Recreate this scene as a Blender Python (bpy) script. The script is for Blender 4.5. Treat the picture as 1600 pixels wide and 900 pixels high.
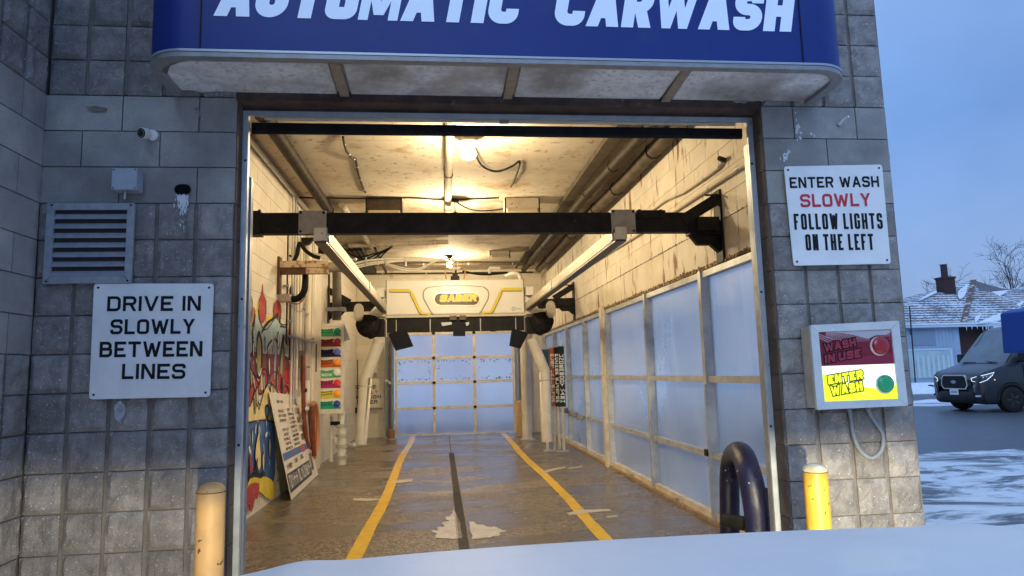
import bpy, math, random
from mathutils import Vector, Matrix, noise
R=random.Random(7)
C=bpy.context.scene.collection
sc=bpy.context.scene
for o in list(bpy.data.objects): bpy.data.objects.remove(o)
# ---------------------------------------------------------------- camera
CAMP=Vector((0,0,1.45)); FPX=1067.0
RM=Matrix(((0.99438312,0.01274588,-0.10507026),(-0.10264998,-0.12576935,-0.98673454),(-0.02579142,0.99197763,-0.12375455)))
cam=bpy.data.cameras.new('camera'); camo=bpy.data.objects.new('camera',cam); C.objects.link(camo)
camo.matrix_world=Matrix.Translation(CAMP)@RM.to_4x4()
cam.sensor_width=36; cam.lens=36*FPX/1600; cam.clip_start=0.05; cam.clip_end=2000
sc.camera=camo
def _d(px,py): return RM@Vector((px-800,-(py-450),-FPX))
def onY(px,py,y): d=_d(px,py); return CAMP+d*(y/d.y)      # measured points laid on real planes
def onX(px,py,x): d=_d(px,py); return CAMP+d*(x/d.x)
def onZ(px,py,z=0): d=_d(px,py); return CAMP+d*((z-1.45)/d.z)
# ---------------------------------------------------------------- world, sun, exposure
w=bpy.data.worlds.new('World'); sc.world=w; w.use_nodes=True
nt=w.node_tree; nt.nodes.clear()
def N(nt,t,**k):
    n=nt.nodes.new(t)
    for a,b in k.items():
        if a in n.inputs.keys(): n.inputs[a].default_value=b
        else: setattr(n,a,b)
    return n
SUN_EL=math.radians(32); SUN_ROT=math.radians(200)
sky=N(nt,'ShaderNodeTexSky',sky_type='NISHITA',sun_disc=False,sun_elevation=math.radians(6),sun_rotation=SUN_ROT,ozone_density=5.0,air_density=1.2,dust_density=.4)
geo=N(nt,'ShaderNodeTexCoord'); sep=N(nt,'ShaderNodeSeparateXYZ'); nt.links.new(geo.outputs['Generated'],sep.inputs[0])
rp=N(nt,'ShaderNodeValToRGB'); nt.links.new(sep.outputs['Z'],rp.inputs[0])
rp.color_ramp.elements[0].position=0.0; rp.color_ramp.elements[0].color=(0.33,0.46,0.74,1)
rp.color_ramp.elements[1].position=1.0; rp.color_ramp.elements[1].color=(0.50,0.76,1.25,1)
e=rp.color_ramp.elements.new(0.3); e.color=(0.20,0.385,0.80,1)
cn=N(nt,'ShaderNodeTexNoise',Scale=2.2,Detail=5.0,Roughness=.55); nt.links.new(geo.outputs['Generated'],cn.inputs['Vector'])
cm=N(nt,'ShaderNodeMapRange'); cm.inputs[1].default_value=.35; cm.inputs[2].default_value=.7; cm.inputs[3].default_value=.86; cm.inputs[4].default_value=1.12
nt.links.new(cn.outputs['Fac'],cm.inputs[0])
mu=N(nt,'ShaderNodeVectorMath',operation='SCALE'); nt.links.new(rp.outputs[0],mu.inputs[0]); nt.links.new(cm.outputs[0],mu.inputs['Scale'])
b1=N(nt,'ShaderNodeBackground',Strength=0.06); nt.links.new(sky.outputs[0],b1.inputs[0])
b2=N(nt,'ShaderNodeBackground',Strength=1.13); nt.links.new(mu.outputs[0],b2.inputs[0])
mx=N(nt,'ShaderNodeMixShader',Fac=.88); nt.links.new(b1.outputs[0],mx.inputs[1]); nt.links.new(b2.outputs[0],mx.inputs[2])
wo=N(nt,'ShaderNodeOutputWorld'); nt.links.new(mx.outputs[0],wo.inputs[0])
sl=bpy.data.lights.new('sun','SUN'); sl.energy=0.95; sl.angle=math.radians(40); sl.color=(0.62,0.80,1.0)
so=bpy.data.objects.new('sun',sl); C.objects.link(so)
sd=Vector((math.sin(SUN_ROT)*math.cos(SUN_EL),math.cos(SUN_ROT)*math.cos(SUN_EL),math.sin(SUN_EL)))
so.rotation_euler=(-sd).to_track_quat('-Z','Y').to_euler(); so.location=sd*60
sc.view_settings.view_transform='Standard'; sc.view_settings.look='None'; sc.view_settings.exposure=0; sc.view_settings.gamma=1
# ---------------------------------------------------------------- materials
MC={}
def mat(name,c,rough=.6,metal=0.,c2=None,ns=6.,thr=(.4,.65),c3=None,ns3=60.,thr3=(.62,.68),bump=0.,bs=40.,c4=None,ns4=3.,thr4=(.6,.66),st4=(1,1,1),emit=None,es=1.,trans=0.,ior=1.45,coat=0.,alpha=1.,rv=0.,rs=8.,var=0.):
    """principled with up to three procedural colour layers read from world position"""
    if name in MC: return MC[name]
    m=bpy.data.materials.new(name); m.use_nodes=True; t=m.node_tree; p=t.nodes['Principled BSDF']
    def I(k,v):
        if k in p.inputs: p.inputs[k].default_value=v
    I('Base Color',(*c,1)); I('Roughness',rough); I('Metallic',metal); I('Transmission Weight',trans); I('IOR',ior); I('Coat Weight',coat)
    I('Alpha',alpha)
    if max(c)<.03: I('Specular IOR Level',.22)
    g=N(t,'ShaderNodeNewGeometry'); pos=g.outputs['Position']
    cur=None
    def layer(cur,base,cc,scale,th,st=(1,1,1),det=6.):
        v=pos
        if st!=(1,1,1):
            mp=N(t,'ShaderNodeMapping'); mp.inputs['Scale'].default_value=st; t.links.new(pos,mp.inputs[0]); v=mp.outputs[0]
        n=N(t,'ShaderNodeTexNoise',Scale=scale,Detail=det,Roughness=.6); t.links.new(v,n.inputs['Vector'])
        r=N(t,'ShaderNodeMapRange'); r.inputs[1].default_value=th[0]; r.inputs[2].default_value=th[1]; t.links.new(n.outputs['Fac'],r.inputs[0])
        mxx=N(t,'ShaderNodeMix',data_type='RGBA'); t.links.new(r.outputs[0],mxx.inputs['Factor'])
        if cur is None: mxx.inputs['A'].default_value=(*base,1)
        else: t.links.new(cur,mxx.inputs['A'])
        mxx.inputs['B'].default_value=(*cc,1)
        return mxx.outputs['Result'],r.outputs[0]
    if c2: cur,_=layer(cur,c,c2,ns,thr)
    if c4: cur,_=layer(cur,c,c4,ns4,thr4,st4)
    if c3: cur,_=layer(cur,c,c3,ns3,thr3,det=2.)
    if var and cur:
        oi=N(t,'ShaderNodeObjectInfo'); vr=N(t,'ShaderNodeMapRange'); vr.inputs[3].default_value=1-var; vr.inputs[4].default_value=1+var; t.links.new(oi.outputs['Random'],vr.inputs[0])
        vm=N(t,'ShaderNodeVectorMath',operation='SCALE'); t.links.new(cur,vm.inputs[0]); t.links.new(vr.outputs[0],vm.inputs['Scale']); cur=vm.outputs[0]
    if cur: t.links.new(cur,p.inputs['Base Color'])
    if rv:
        n=N(t,'ShaderNodeTexNoise',Scale=rs,Detail=4.); t.links.new(pos,n.inputs['Vector'])
        r=N(t,'ShaderNodeMapRange'); r.inputs[1].default_value=.35; r.inputs[2].default_value=.65; r.inputs[3].default_value=max(0.02,rough-rv); r.inputs[4].default_value=min(1,rough+rv)
        t.links.new(n.outputs['Fac'],r.inputs[0]); t.links.new(r.outputs[0],p.inputs['Roughness'])
    if bump:
        n=N(t,'ShaderNodeTexNoise',Scale=bs,Detail=5.,Roughness=.65); t.links.new(pos,n.inputs['Vector'])
        b=N(t,'ShaderNodeBump',Strength=1.,Distance=bump); t.links.new(n.outputs['Fac'],b.inputs['Height']); t.links.new(b.outputs[0],p.inputs['Normal'])
    if emit: I('Emission Color',(*emit,1)); I('Emission Strength',es)
    MC[name]=m; return m
split=mat('split_face_block',(.24,.222,.218),.9,c2=(.35,.325,.315),ns=14,c3=(.70,.70,.70),ns3=100,thr3=(.66,.71),c4=(.17,.158,.152),ns4=2.6,thr4=(.52,.78),bump=.012,bs=85,var=.16)
smoothb=mat('smooth_block',(.31,.30,.29),.85,c2=(.39,.375,.36),ns=5,c3=(.16,.155,.15),ns3=160,thr3=(.6,.68),c4=(.18,.17,.17),ns4=1.8,thr4=(.5,.75),bump=.0015,bs=180,var=.12)
mortar=mat('mortar',(.15,.132,.125),.95,c2=(.22,.195,.185),ns=9,bump=.003,bs=60)
reveal=mat('reveal_block',(.075,.058,.05),.85,c2=(.13,.10,.085),ns=6,c3=(.24,.21,.18),ns3=50,thr3=(.66,.74),bump=.003,bs=60)
cream=mat('cream_paint',(.72,.66,.56),.55,c2=(.66,.59,.48),ns=3,c4=(.40,.29,.18),ns4=2.6,thr4=(.62,.78),st4=(1,1,.35),bump=.0015,bs=25,var=.05)
creamc=mat('ceiling_paint',(.56,.50,.41),.8,c2=(.46,.39,.30),ns=2.4,thr=(.35,.65),c4=(.30,.19,.10),ns4=1.9,thr4=(.56,.72),c3=(.34,.25,.16),ns3=11,thr3=(.62,.67),bump=.003,bs=18)
creamr=mat('peeling_paint',(.76,.70,.60),.6,c2=(.66,.58,.47),ns=3,c4=(.24,.13,.06),ns4=6,thr4=(.59,.65),st4=(1,1.5,.3),bump=.003,bs=22,var=.05)
_x=0
creamd=mat('rusty_edge',(.10,.055,.03),.9,c2=(.50,.38,.25),ns=22,thr=(.5,.58),bump=.006,bs=40)
almond=mat('almond_metal',(.80,.74,.62),.45,c2=(.60,.52,.40),ns=5,c4=(.22,.15,.09),ns4=12,thr4=(.68,.74))
alum=mat('aluminium_frame',(.58,.60,.62),.4,metal=.35,c2=(.42,.43,.44),ns=6,c4=(.14,.11,.09),ns4=9,thr4=(.67,.74))
galv=mat('galvanised_steel',(.48,.50,.53),.45,metal=.5,c2=(.36,.38,.41),ns=14,c4=(.2,.17,.15),ns4=6,thr4=(.66,.74))
greyp=mat('grey_paint',(.42,.42,.42),.55,c2=(.33,.33,.33),ns=10)
black=mat('black_steel',(.010,.010,.012),.5,c2=(.022,.02,.02),ns=10,c4=(.09,.08,.07),ns4=18,thr4=(.68,.74),bump=.001,bs=30)
rubber=mat('black_rubber',(.007,.007,.008),.6,c2=(.015,.015,.015),ns=12)
dpipe=mat('dark_pipe',(.028,.022,.018),.6,c2=(.055,.042,.032),ns=8)
white=mat('sign_white',(.80,.81,.83),.35,c2=(.72,.73,.75),ns=6,c4=(.55,.54,.54),ns4=3,thr4=(.64,.8),st4=(2,2,.3))
txt=mat('sign_black',(.012,.012,.014),.5)
redt=mat('sign_red',(.52,.03,.05),.5)
blue=mat('canopy_blue',(.002,.020,.165),.5,c2=(.003,.026,.20),ns=1.5,c4=(.012,.035,.17),ns4=4,thr4=(.6,.8))
letter=mat('canopy_letter',(.72,.80,.90),.4,emit=(.45,.62,1.),es=.18)
trimg=mat('canopy_trim',(.30,.31,.34),.45,metal=.3,c2=(.26,.25,.24),ns=20)
soff=mat('soffit_panel',(.80,.83,.90),.6,c2=(.66,.68,.74),ns=9,c4=(.30,.29,.29),ns4=1.8,thr4=(.45,.62),c3=(.42,.42,.44),ns3=42,thr3=(.5,.75),bump=.001,bs=60)
soffr=mat('soffit_rib',(.34,.28,.22),.6,c2=(.27,.22,.17),ns=20)
brown=mat('lintel_steel',(.045,.028,.024),.6,c2=(.09,.055,.045),ns=9,c4=(.14,.12,.11),ns4=14,thr4=(.64,.7))
yel=mat('bollard_yellow',(.60,.36,.04),.45,c2=(.50,.29,.04),ns=9,c3=(.10,.06,.03),ns3=24,thr3=(.67,.69),c4=(.42,.30,.14),ns4=11,thr4=(.6,.66),st4=(1,1,.4))
yelo=mat('bollard_faded_orange',(.60,.36,.15),.5,c2=(.50,.31,.14),ns=8,c3=(.12,.07,.04),ns3=22,thr3=(.68,.70),c4=(.44,.34,.22),ns4=9,thr4=(.6,.68),st4=(1,1,.4))
navy=mat('navy_rubber',(.006,.006,.03),.4,c2=(.012,.012,.045),ns=7,c3=(.5,.5,.55),ns3=26,thr3=(.72,.74),bump=.003,bs=30)
pvc=mat('white_pvc',(.72,.68,.60),.45,c2=(.64,.59,.5),ns=5,c4=(.42,.36,.27),ns4=4,thr4=(.62,.8))
yline=mat('yellow_line',(.80,.50,.03),.5,c2=(.70,.43,.04),ns=6,c3=(.30,.20,.08),ns3=40,thr3=(.66,.72),rv=.15)
fade=mat('worn_yellow_line',(.62,.50,.32),.4,c2=(.72,.62,.44),ns=5,c3=(.35,.27,.18),ns3=30,thr3=(.62,.7))
drain=mat('drain_grate',(.015,.013,.012),.5,c2=(.08,.07,.06),ns=20)
snow=mat('snow',(.80,.83,.88),.7,c2=(.70,.74,.80),ns=3,c4=(.36,.38,.42),ns4=5,thr4=(.62,.75),bump=.02,bs=6)
icem=mat('bay_ice',(.68,.63,.55),.3,c2=(.50,.44,.36),ns=8,bump=.004,bs=20)
orange=mat('orange_plastic',(.85,.25,.02),.4,emit=(1,.35,.03),es=.25)
hosem=mat('red_hose',(.20,.045,.025),.4,c2=(.26,.08,.035),ns=4)
carw=mat('car_white_paint',(.78,.80,.82),.55,coat=.06,c2=(.71,.75,.80),ns=2.5,bump=.0006,bs=40,c3=(.9,.92,.94),ns3=130,thr3=(.69,.72))
carb=mat('car_black_trim',(.02,.02,.022),.4)
vang=mat('van_grey_paint',(.022,.026,.034),.32,coat=.3)
vgl=mat('van_glass',(.07,.10,.12),.04,coat=1.,c2=(.03,.045,.06),ns=1.5)
chrome=mat('chrome',(.7,.7,.72),.15,metal=1.)
tyre=mat('tyre',(.02,.02,.02),.8)
siding=mat('blue_siding',(.33,.42,.55),.7,c2=(.28,.37,.50),ns=1.5)
sidingd=mat('blue_grey_board',(.22,.28,.38),.7)
pane=mat('store_window',(.42,.55,.58),.15,c2=(.32,.44,.48),ns=1.2)
brick=mat('house_brick',(.07,.035,.035),.9,c2=(.045,.025,.025),ns=5,c3=(.05,.02,.02),ns3=20,thr3=(.5,.6))
darkd=mat('dark_doorway',(.035,.025,.03),.7)
bark=mat('bark',(.05,.04,.04),.9)
bluebox=mat('blue_canvas',(.006,.05,.27),.5,c2=(.006,.04,.22),ns=2)
lampm=mat('lamp_bulb',(1,.85,.6),.4,emit=(1.,.78,.42),es=55.)
lens_d=mat('camera_lens',(.01,.01,.012),.15,coat=1.)
# glass with condensation: two-sided thin panes, blur varies
def glassmat(name,tint,r0,r1,st):
    m=bpy.data.materials.new(name); m.use_nodes=True; t=m.node_tree; p=t.nodes['Principled BSDF']
    p.inputs['Transmission Weight'].default_value=.72; p.inputs['IOR'].default_value=1.12; p.inputs['Base Color'].default_value=(*tint,1)
    g=N(t,'ShaderNodeNewGeometry'); mp=N(t,'ShaderNodeMapping'); mp.inputs['Scale'].default_value=st; t.links.new(g.outputs['Position'],mp.inputs[0])
    n=N(t,'ShaderNodeTexNoise',Scale=2.,Detail=6.,Roughness=.6); t.links.new(mp.outputs[0],n.inputs['Vector'])
    r=N(t,'ShaderNodeMapRange'); r.inputs[1].default_value=.35; r.inputs[2].default_value=.62; r.inputs[3].default_value=r0; r.inputs[4].default_value=r1
    t.links.new(n.outputs['Fac'],r.inputs[0]); t.links.new(r.outputs[0],p.inputs['Roughness'])
    mt=N(t,'ShaderNodeMapRange'); mt.inputs[1].default_value=.35; mt.inputs[2].default_value=.62; mt.inputs[3].default_value=.93; mt.inputs[4].default_value=.86
    t.links.new(n.outputs['Fac'],mt.inputs[0]); t.links.new(mt.outputs[0],p.inputs['Transmission Weight'])
    return m
def glasstone(m,a,b,c,st):
    t=m.node_tree; p=t.nodes['Principled BSDF']; g=N(t,'ShaderNodeNewGeometry'); cur=None
    for sc_,st_,ca,cb,th in ((.55,(1,1,1),a,b,(.38,.62)),(3.2,st,None,c,(.55,.72))):
        mp=N(t,'ShaderNodeMapping'); mp.inputs['Scale'].default_value=st_; t.links.new(g.outputs['Position'],mp.inputs[0])
        n=N(t,'ShaderNodeTexNoise',Scale=sc_,Detail=6.,Roughness=.6,Distortion=.4); t.links.new(mp.outputs[0],n.inputs['Vector'])
        r=N(t,'ShaderNodeMapRange'); r.inputs[1].default_value=th[0]; r.inputs[2].default_value=th[1]; t.links.new(n.outputs['Fac'],r.inputs[0])
        x=N(t,'ShaderNodeMix',data_type='RGBA'); t.links.new(r.outputs[0],x.inputs['Factor'])
        if cur is None: x.inputs['A'].default_value=(*ca,1)
        else: t.links.new(cur,x.inputs['A'])
        x.inputs['B'].default_value=(*cb,1); cur=x.outputs['Result']
    t.links.new(cur,p.inputs['Base Color']); return m
glass=glasstone(glassmat('wet_glass',(.9,.94,.96),.24,.46,(.5,.5,.3)),(1.,.98,.93),(.78,.82,.84),(1.,1.,.97),(1,3.,.25))
gback=glasstone(glassmat('frosted_panel',(.9,.9,.95),.35,.6,(1,1,.4)),(1.,.96,.93),(.88,.84,.88),(.98,.97,.95),(2,1,.3))
# floor: exposed aggregate, wet
def floormat():
    m=bpy.data.materials.new('aggregate_concrete'); m.use_nodes=True; t=m.node_tree; p=t.nodes['Principled BSDF']
    g=N(t,'ShaderNodeNewGeometry'); P=g.outputs['Position']
    v=N(t,'ShaderNodeTexVoronoi',Scale=55.); t.links.new(P,v.inputs['Vector'])
    cr=N(t,'ShaderNodeValToRGB'); t.links.new(v.outputs['Color'],cr.inputs[0])
    el=cr.color_ramp.elements; el[0].color=(.085,.062,.045,1); el[1].color=(.47,.40,.32,1); el[0].position=.15; el[1].position=.95
    x=el.new(.55); x.color=(.19,.145,.105,1)
    n=N(t,'ShaderNodeTexNoise',Scale=.9,Detail=5.); 
    mp=N(t,'ShaderNodeMapping'); mp.inputs['Scale'].default_value=(.7,1.5,1); t.links.new(P,mp.inputs[0]); t.links.new(mp.outputs[0],n.inputs['Vector'])
    wet=N(t,'ShaderNodeMapRange'); wet.inputs[1].default_value=.42; wet.inputs[2].default_value=.6; t.links.new(n.outputs['Fac'],wet.inputs[0])
    mxx=N(t,'ShaderNodeMix',data_type='RGBA'); t.links.new(wet.outputs[0],mxx.inputs['Factor']); t.links.new(cr.outputs[0],mxx.inputs['A']); mxx.inputs['B'].default_value=(.15,.125,.10,1)
    t.links.new(mxx.outputs['Result'],p.inputs['Base Color'])
    r=N(t,'ShaderNodeMapRange'); r.inputs[3].default_value=.40; r.inputs[4].default_value=.09; t.links.new(wet.outputs[0],r.inputs[0]); t.links.new(r.outputs[0],p.inputs['Roughness'])
    b=N(t,'ShaderNodeBump',Strength=.5,Distance=.004); t.links.new(v.outputs['Distance'],b.inputs['Height']); t.links.new(b.outputs[0],p.inputs['Normal'])
    return m
floorm=floormat()
# outdoor ground: wet asphalt, driven snow in bands that follow the street
def groundmat():
    m=bpy.data.materials.new('snowy_asphalt'); m.use_nodes=True; t=m.node_tree; p=t.nodes['Principled BSDF']
    g=N(t,'ShaderNodeNewGeometry'); P=g.outputs['Position']; s=N(t,'ShaderNodeSeparateXYZ'); t.links.new(P,s.inputs[0])
    mr=N(t,'ShaderNodeMapRange'); mr.inputs[1].default_value=0; mr.inputs[2].default_value=50; t.links.new(s.outputs['Y'],mr.inputs[0])
    cr=N(t,'ShaderNodeValToRGB'); t.links.new(mr.outputs[0],cr.inputs[0]); el=cr.color_ramp.elements
    el[0].position=0; el[0].color=(.56,)*3+(1,); el[1].position=1; el[1].color=(.8,)*3+(1,)
    for q,vv in ((.205,.57),(.235,.18),(.40,.12),(.425,.12),(.44,.62),(.47,.60),(.49,.2),(.58,.16),(.62,.8)):
        e=el.new(q); e.color=(vv,)*3+(1,)
    mp=N(t,'ShaderNodeMapping'); mp.inputs['Scale'].default_value=(.55,1.25,1); mp.inputs['Rotation'].default_value=(0,0,.35); t.links.new(P,mp.inputs[0])
    n=N(t,'ShaderNodeTexNoise',Scale=1.1,Detail=12.,Roughness=.72,Distortion=1.1); t.links.new(mp.outputs[0],n.inputs['Vector'])
    ad=N(t,'ShaderNodeMath',operation='ADD'); t.links.new(cr.outputs[0],ad.inputs[0]); t.links.new(n.outputs['Fac'],ad.inputs[1])
    mk=N(t,'ShaderNodeMapRange'); mk.inputs[1].default_value=1.0; mk.inputs[2].default_value=1.09; t.links.new(ad.outputs[0],mk.inputs[0])
    n2=N(t,'ShaderNodeTexNoise',Scale=4.,Detail=8.); t.links.new(mp.outputs[0],n2.inputs['Vector'])
    a=N(t,'ShaderNodeMix',data_type='RGBA'); a.inputs['A'].default_value=(.055,.06,.07,1); a.inputs['B'].default_value=(.12,.13,.15,1); t.links.new(n2.outputs['Fac'],a.inputs['Factor'])
    sn=N(t,'ShaderNodeMix',data_type='RGBA'); sn.inputs['A'].default_value=(.50,.55,.62,1); sn.inputs['B'].default_value=(.85,.88,.92,1); t.links.new(n2.outputs['Fac'],sn.inputs['Factor'])
    f=N(t,'ShaderNodeMix',data_type='RGBA'); t.links.new(mk.outputs[0],f.inputs['Factor']); t.links.new(a.outputs['Result'],f.inputs['A']); t.links.new(sn.outputs['Result'],f.inputs['B'])
    t.links.new(f.outputs['Result'],p.inputs['Base Color'])
    r=N(t,'ShaderNodeMapRange'); r.inputs[3].default_value=.38; r.inputs[4].default_value=.75; t.links.new(mk.outputs[0],r.inputs[0]); t.links.new(r.outputs[0],p.inputs['Roughness'])
    b=N(t,'ShaderNodeBump',Strength=.7,Distance=.03); t.links.new(ad.outputs[0],b.inputs['Height']); t.links.new(b.outputs[0],p.inputs['Normal'])
    return m
groundm=groundmat()
# shingled snowy roof (far): rows as colour over real sheets
def roofmat():
    m=bpy.data.materials.new('snowy_shingles'); m.use_nodes=True; t=m.node_tree; p=t.nodes['Principled BSDF']; p.inputs['Roughness'].default_value=.85
    g=N(t,'ShaderNodeNewGeometry'); P=g.outputs['Position']
    wv=N(t,'ShaderNodeTexWave',wave_type='BANDS',bands_direction='Z',Scale=1.9,Distortion=4.,Detail=4.); t.links.new(P,wv.inputs['Vector'])
    wv.inputs['Detail Scale'].default_value=3.
    n=N(t,'ShaderNodeTexNoise',Scale=.9,Detail=7.); t.links.new(P,n.inputs['Vector'])
    a=N(t,'ShaderNodeMath',operation='MULTIPLY_ADD'); a.inputs[1].default_value=.5; t.links.new(wv.outputs['Fac'],a.inputs[0]); t.links.new(n.outputs['Fac'],a.inputs[2])
    r=N(t,'ShaderNodeMapRange'); r.inputs[1].default_value=.66; r.inputs[2].default_value=.92; t.links.new(a.outputs[0],r.inputs[0])
    f=N(t,'ShaderNodeMix',data_type='RGBA'); f.inputs['A'].default_value=(.13,.12,.14,1); f.inputs['B'].default_value=(.62,.66,.72,1); t.links.new(r.outputs[0],f.inputs['Factor'])
    t.links.new(f.outputs['Result'],p.inputs['Base Color']); return m
roofm=roofmat()
def flat(name,c,r=.55): return mat(name,c,r)
# ---------------------------------------------------------------- mesh building
ORG={}
def top(o,label,cat,group=None):
    o['label']=label; o['category']=cat
    if group: o['group']=group
    return o
def thing(name,label,cat,loc,group=None):
    o=bpy.data.objects.new(name,None); C.objects.link(o); o.location=loc; o.empty_display_size=.1
    ORG[o.name]=Vector(loc); top(o,label,cat,group); return o
class MB:
    def __init__(s): s.v=[];s.f=[];s.sm=[]
    def add(s,vs,fs,smooth=False):
        b=len(s.v); s.v+= [Vector(p) for p in vs]; s.f+=[tuple(b+i for i in f) for f in fs]; s.sm+=[smooth]*len(fs); return s
    def box(s,a,b,bev=0.):
        x0,y0,z0=[min(a[i],b[i]) for i in range(3)]; x1,y1,z1=[max(a[i],b[i]) for i in range(3)]
        vs=[(x0,y0,z0),(x1,y0,z0),(x1,y1,z0),(x0,y1,z0),(x0,y0,z1),(x1,y0,z1),(x1,y1,z1),(x0,y1,z1)]
        return s.add(vs,[(0,3,2,1),(4,5,6,7),(0,1,5,4),(1,2,6,5),(2,3,7,6),(3,0,4,7)])
    def beam(s,p,q,wd,ht,up=(0,0,1)):
        p=Vector(p);q=Vector(q);d=(q-p).normalized();sx=d.cross(Vector(up)).normalized();uz=sx.cross(d)
        vs=[]
        for c in (p,q):
            for a,b in ((-1,-1),(1,-1),(1,1),(-1,1)): vs.append(c+sx*a*wd/2+uz*b*ht/2)
        return s.add(vs,[(0,1,2,3),(7,6,5,4),(0,4,5,1),(1,5,6,2),(2,6,7,3),(3,7,4,0)])
    def tube(s,pts,r,n=10,caps=True,smooth_path=0):
        pts=[Vector(p) for p in pts]
        if smooth_path:
            q=[]
            P=[pts[0]]+pts+[pts[-1]]
            for i in range(1,len(P)-2):
                for k in range(smooth_path):
                    t=k/smooth_path; a,b,c,d=P[i-1],P[i],P[i+1],P[i+2]
                    q.append(.5*((2*b)+(c-a)*t+(2*a-5*b+4*c-d)*t*t+(3*b-a-3*c+d)*t**3))
            q.append(pts[-1]); pts=q
        rr=r if isinstance(r,(list,tuple)) else [r]*len(pts)
        if len(rr)!=len(pts): rr=[rr[0]+(rr[-1]-rr[0])*i/(len(pts)-1) for i in range(len(pts))]
        b=[];prev=None
        vs=[];fs=[]
        for i,p in enumerate(pts):
            d=((pts[min(i+1,len(pts)-1)]-pts[max(i-1,0)])).normalized()
            if prev is None:
                a=Vector((0,0,1)) if abs(d.z)<.9 else Vector((1,0,0)); u=d.cross(a).normalized()
            else:
                u=(prev-d*prev.dot(d))
                u=u.normalized() if u.length>1e-6 else d.orthogonal().normalized()
            prev=u; w_=d.cross(u)
            for k in range(n):
                t=2*math.pi*k/n; vs.append(p+(u*math.cos(t)+w_*math.sin(t))*rr[i])
        for i in range(len(pts)-1):
            for k in range(n): fs.append((i*n+k,i*n+(k+1)%n,(i+1)*n+(k+1)%n,(i+1)*n+k))
        s.add(vs,fs,True)
        if caps:
            m=len(pts)-1
            s.add([vs[k] for k in range(n)],[tuple(range(n))[::-1]]); s.add([vs[m*n+k] for k in range(n)],[tuple(range(n))])
        return s
    def cyl(s,p,q,r,n=20,r2=None): return s.tube([p,q],[r,r2 if r2 is not None else r],n)
    def sphere(s,c,r,n=14,m=8,sc_=(1,1,1)):
        vs=[];fs=[];c=Vector(c)
        for i in range(m+1):
            t=math.pi*i/m
            for k in range(n):
                a=2*math.pi*k/n; vs.append(c+Vector((math.sin(t)*math.cos(a)*sc_[0],math.sin(t)*math.sin(a)*sc_[1],math.cos(t)*sc_[2]))*r)
        for i in range(m):
            for k in range(n): fs.append((i*n+k,(i+1)*n+k,(i+1)*n+(k+1)%n,i*n+(k+1)%n))
        return s.add(vs,fs,True)
    def lathe(s,base,prof,n=24,axis=(0,0,1)):
        d=Vector(axis).normalized(); u=d.orthogonal().normalized(); w_=d.cross(u); vs=[];fs=[];base=Vector(base)
        for r,h in prof:
            for k in range(n):
                t=2*math.pi*k/n; vs.append(base+d*h+(u*math.cos(t)+w_*math.sin(t))*r)
        for i in range(len(prof)-1):
            for k in range(n): fs.append((i*n+k,i*n+(k+1)%n,(i+1)*n+(k+1)%n,(i+1)*n+k))
        s.add(vs,fs,True); m=len(prof)-1
        if prof[0][0]>1e-4: s.add(vs[:n],[tuple(range(n))[::-1]])
        if prof[-1][0]>1e-4: s.add(vs[m*n:],[tuple(range(n))])
        return s
    def prism(s,poly,d):
        """poly: list of 3D points, extruded by vector d"""
        poly=[Vector(p) for p in poly]; d=Vector(d); n=len(poly)
        return s.add(poly+[p+d for p in poly],[tuple(range(n))[::-1],tuple(range(n,2*n))]+[(i,(i+1)%n,n+(i+1)%n,n+i) for i in range(n)])
    def poly(s,pts): return s.add(pts,[tuple(range(len(pts)))])
    def build(s,name,m,parent=None,kind=None,mesh_only=False,bevel=0.):
        off=Vector((0,0,0))
        if mesh_only: off=Vector((0,0,0))
        elif parent is not None: off=ORG[parent.name]
        else:
            xs=[p.x for p in s.v]; ys=[p.y for p in s.v]; zs=[p.z for p in s.v]
            off=Vector(((min(xs)+max(xs))/2,(min(ys)+max(ys))/2,min(zs)))
        me=bpy.data.meshes.new(name); me.from_pydata([tuple(p-off) for p in s.v],[],s.f)
        me.materials.append(m); me.polygons.foreach_set('use_smooth',s.sm); me.update()
        if mesh_only: return me
        o=bpy.data.objects.new(name,me); C.objects.link(o)
        if parent is None: o.location=off; ORG[o.name]=off
        else: o.parent=parent; ORG[o.name]=off
        if kind: o['kind']=kind
        if bevel:
            bm=o.modifiers.new('bevel','BEVEL'); bm.width=bevel; bm.segments=2; bm.limit_method='ANGLE'; bm.angle_limit=math.radians(50)
        return o
def put(me,name,loc,parent,rz=0.,kind=None,rx=0.):
    o=bpy.data.objects.new(name,me); C.objects.link(o); o.parent=parent; o.location=Vector(loc)-ORG[parent.name]; o.rotation_euler=(rx,0,rz)
    if kind: o['kind']=kind
    return o
def copy_thing(root,loc,label,meshes=None):
    r=root.copy(); C.objects.link(r); r.location=loc; r['label']=label; ORG[r.name]=Vector(loc)
    for ch in [c for c in bpy.data.objects if c.parent==root]:
        c=ch.copy(); C.objects.link(c); c.parent=r
        for g in [x for x in bpy.data.objects if x.parent==ch]:
            d=g.copy(); C.objects.link(d); d.parent=c
    return r
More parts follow.
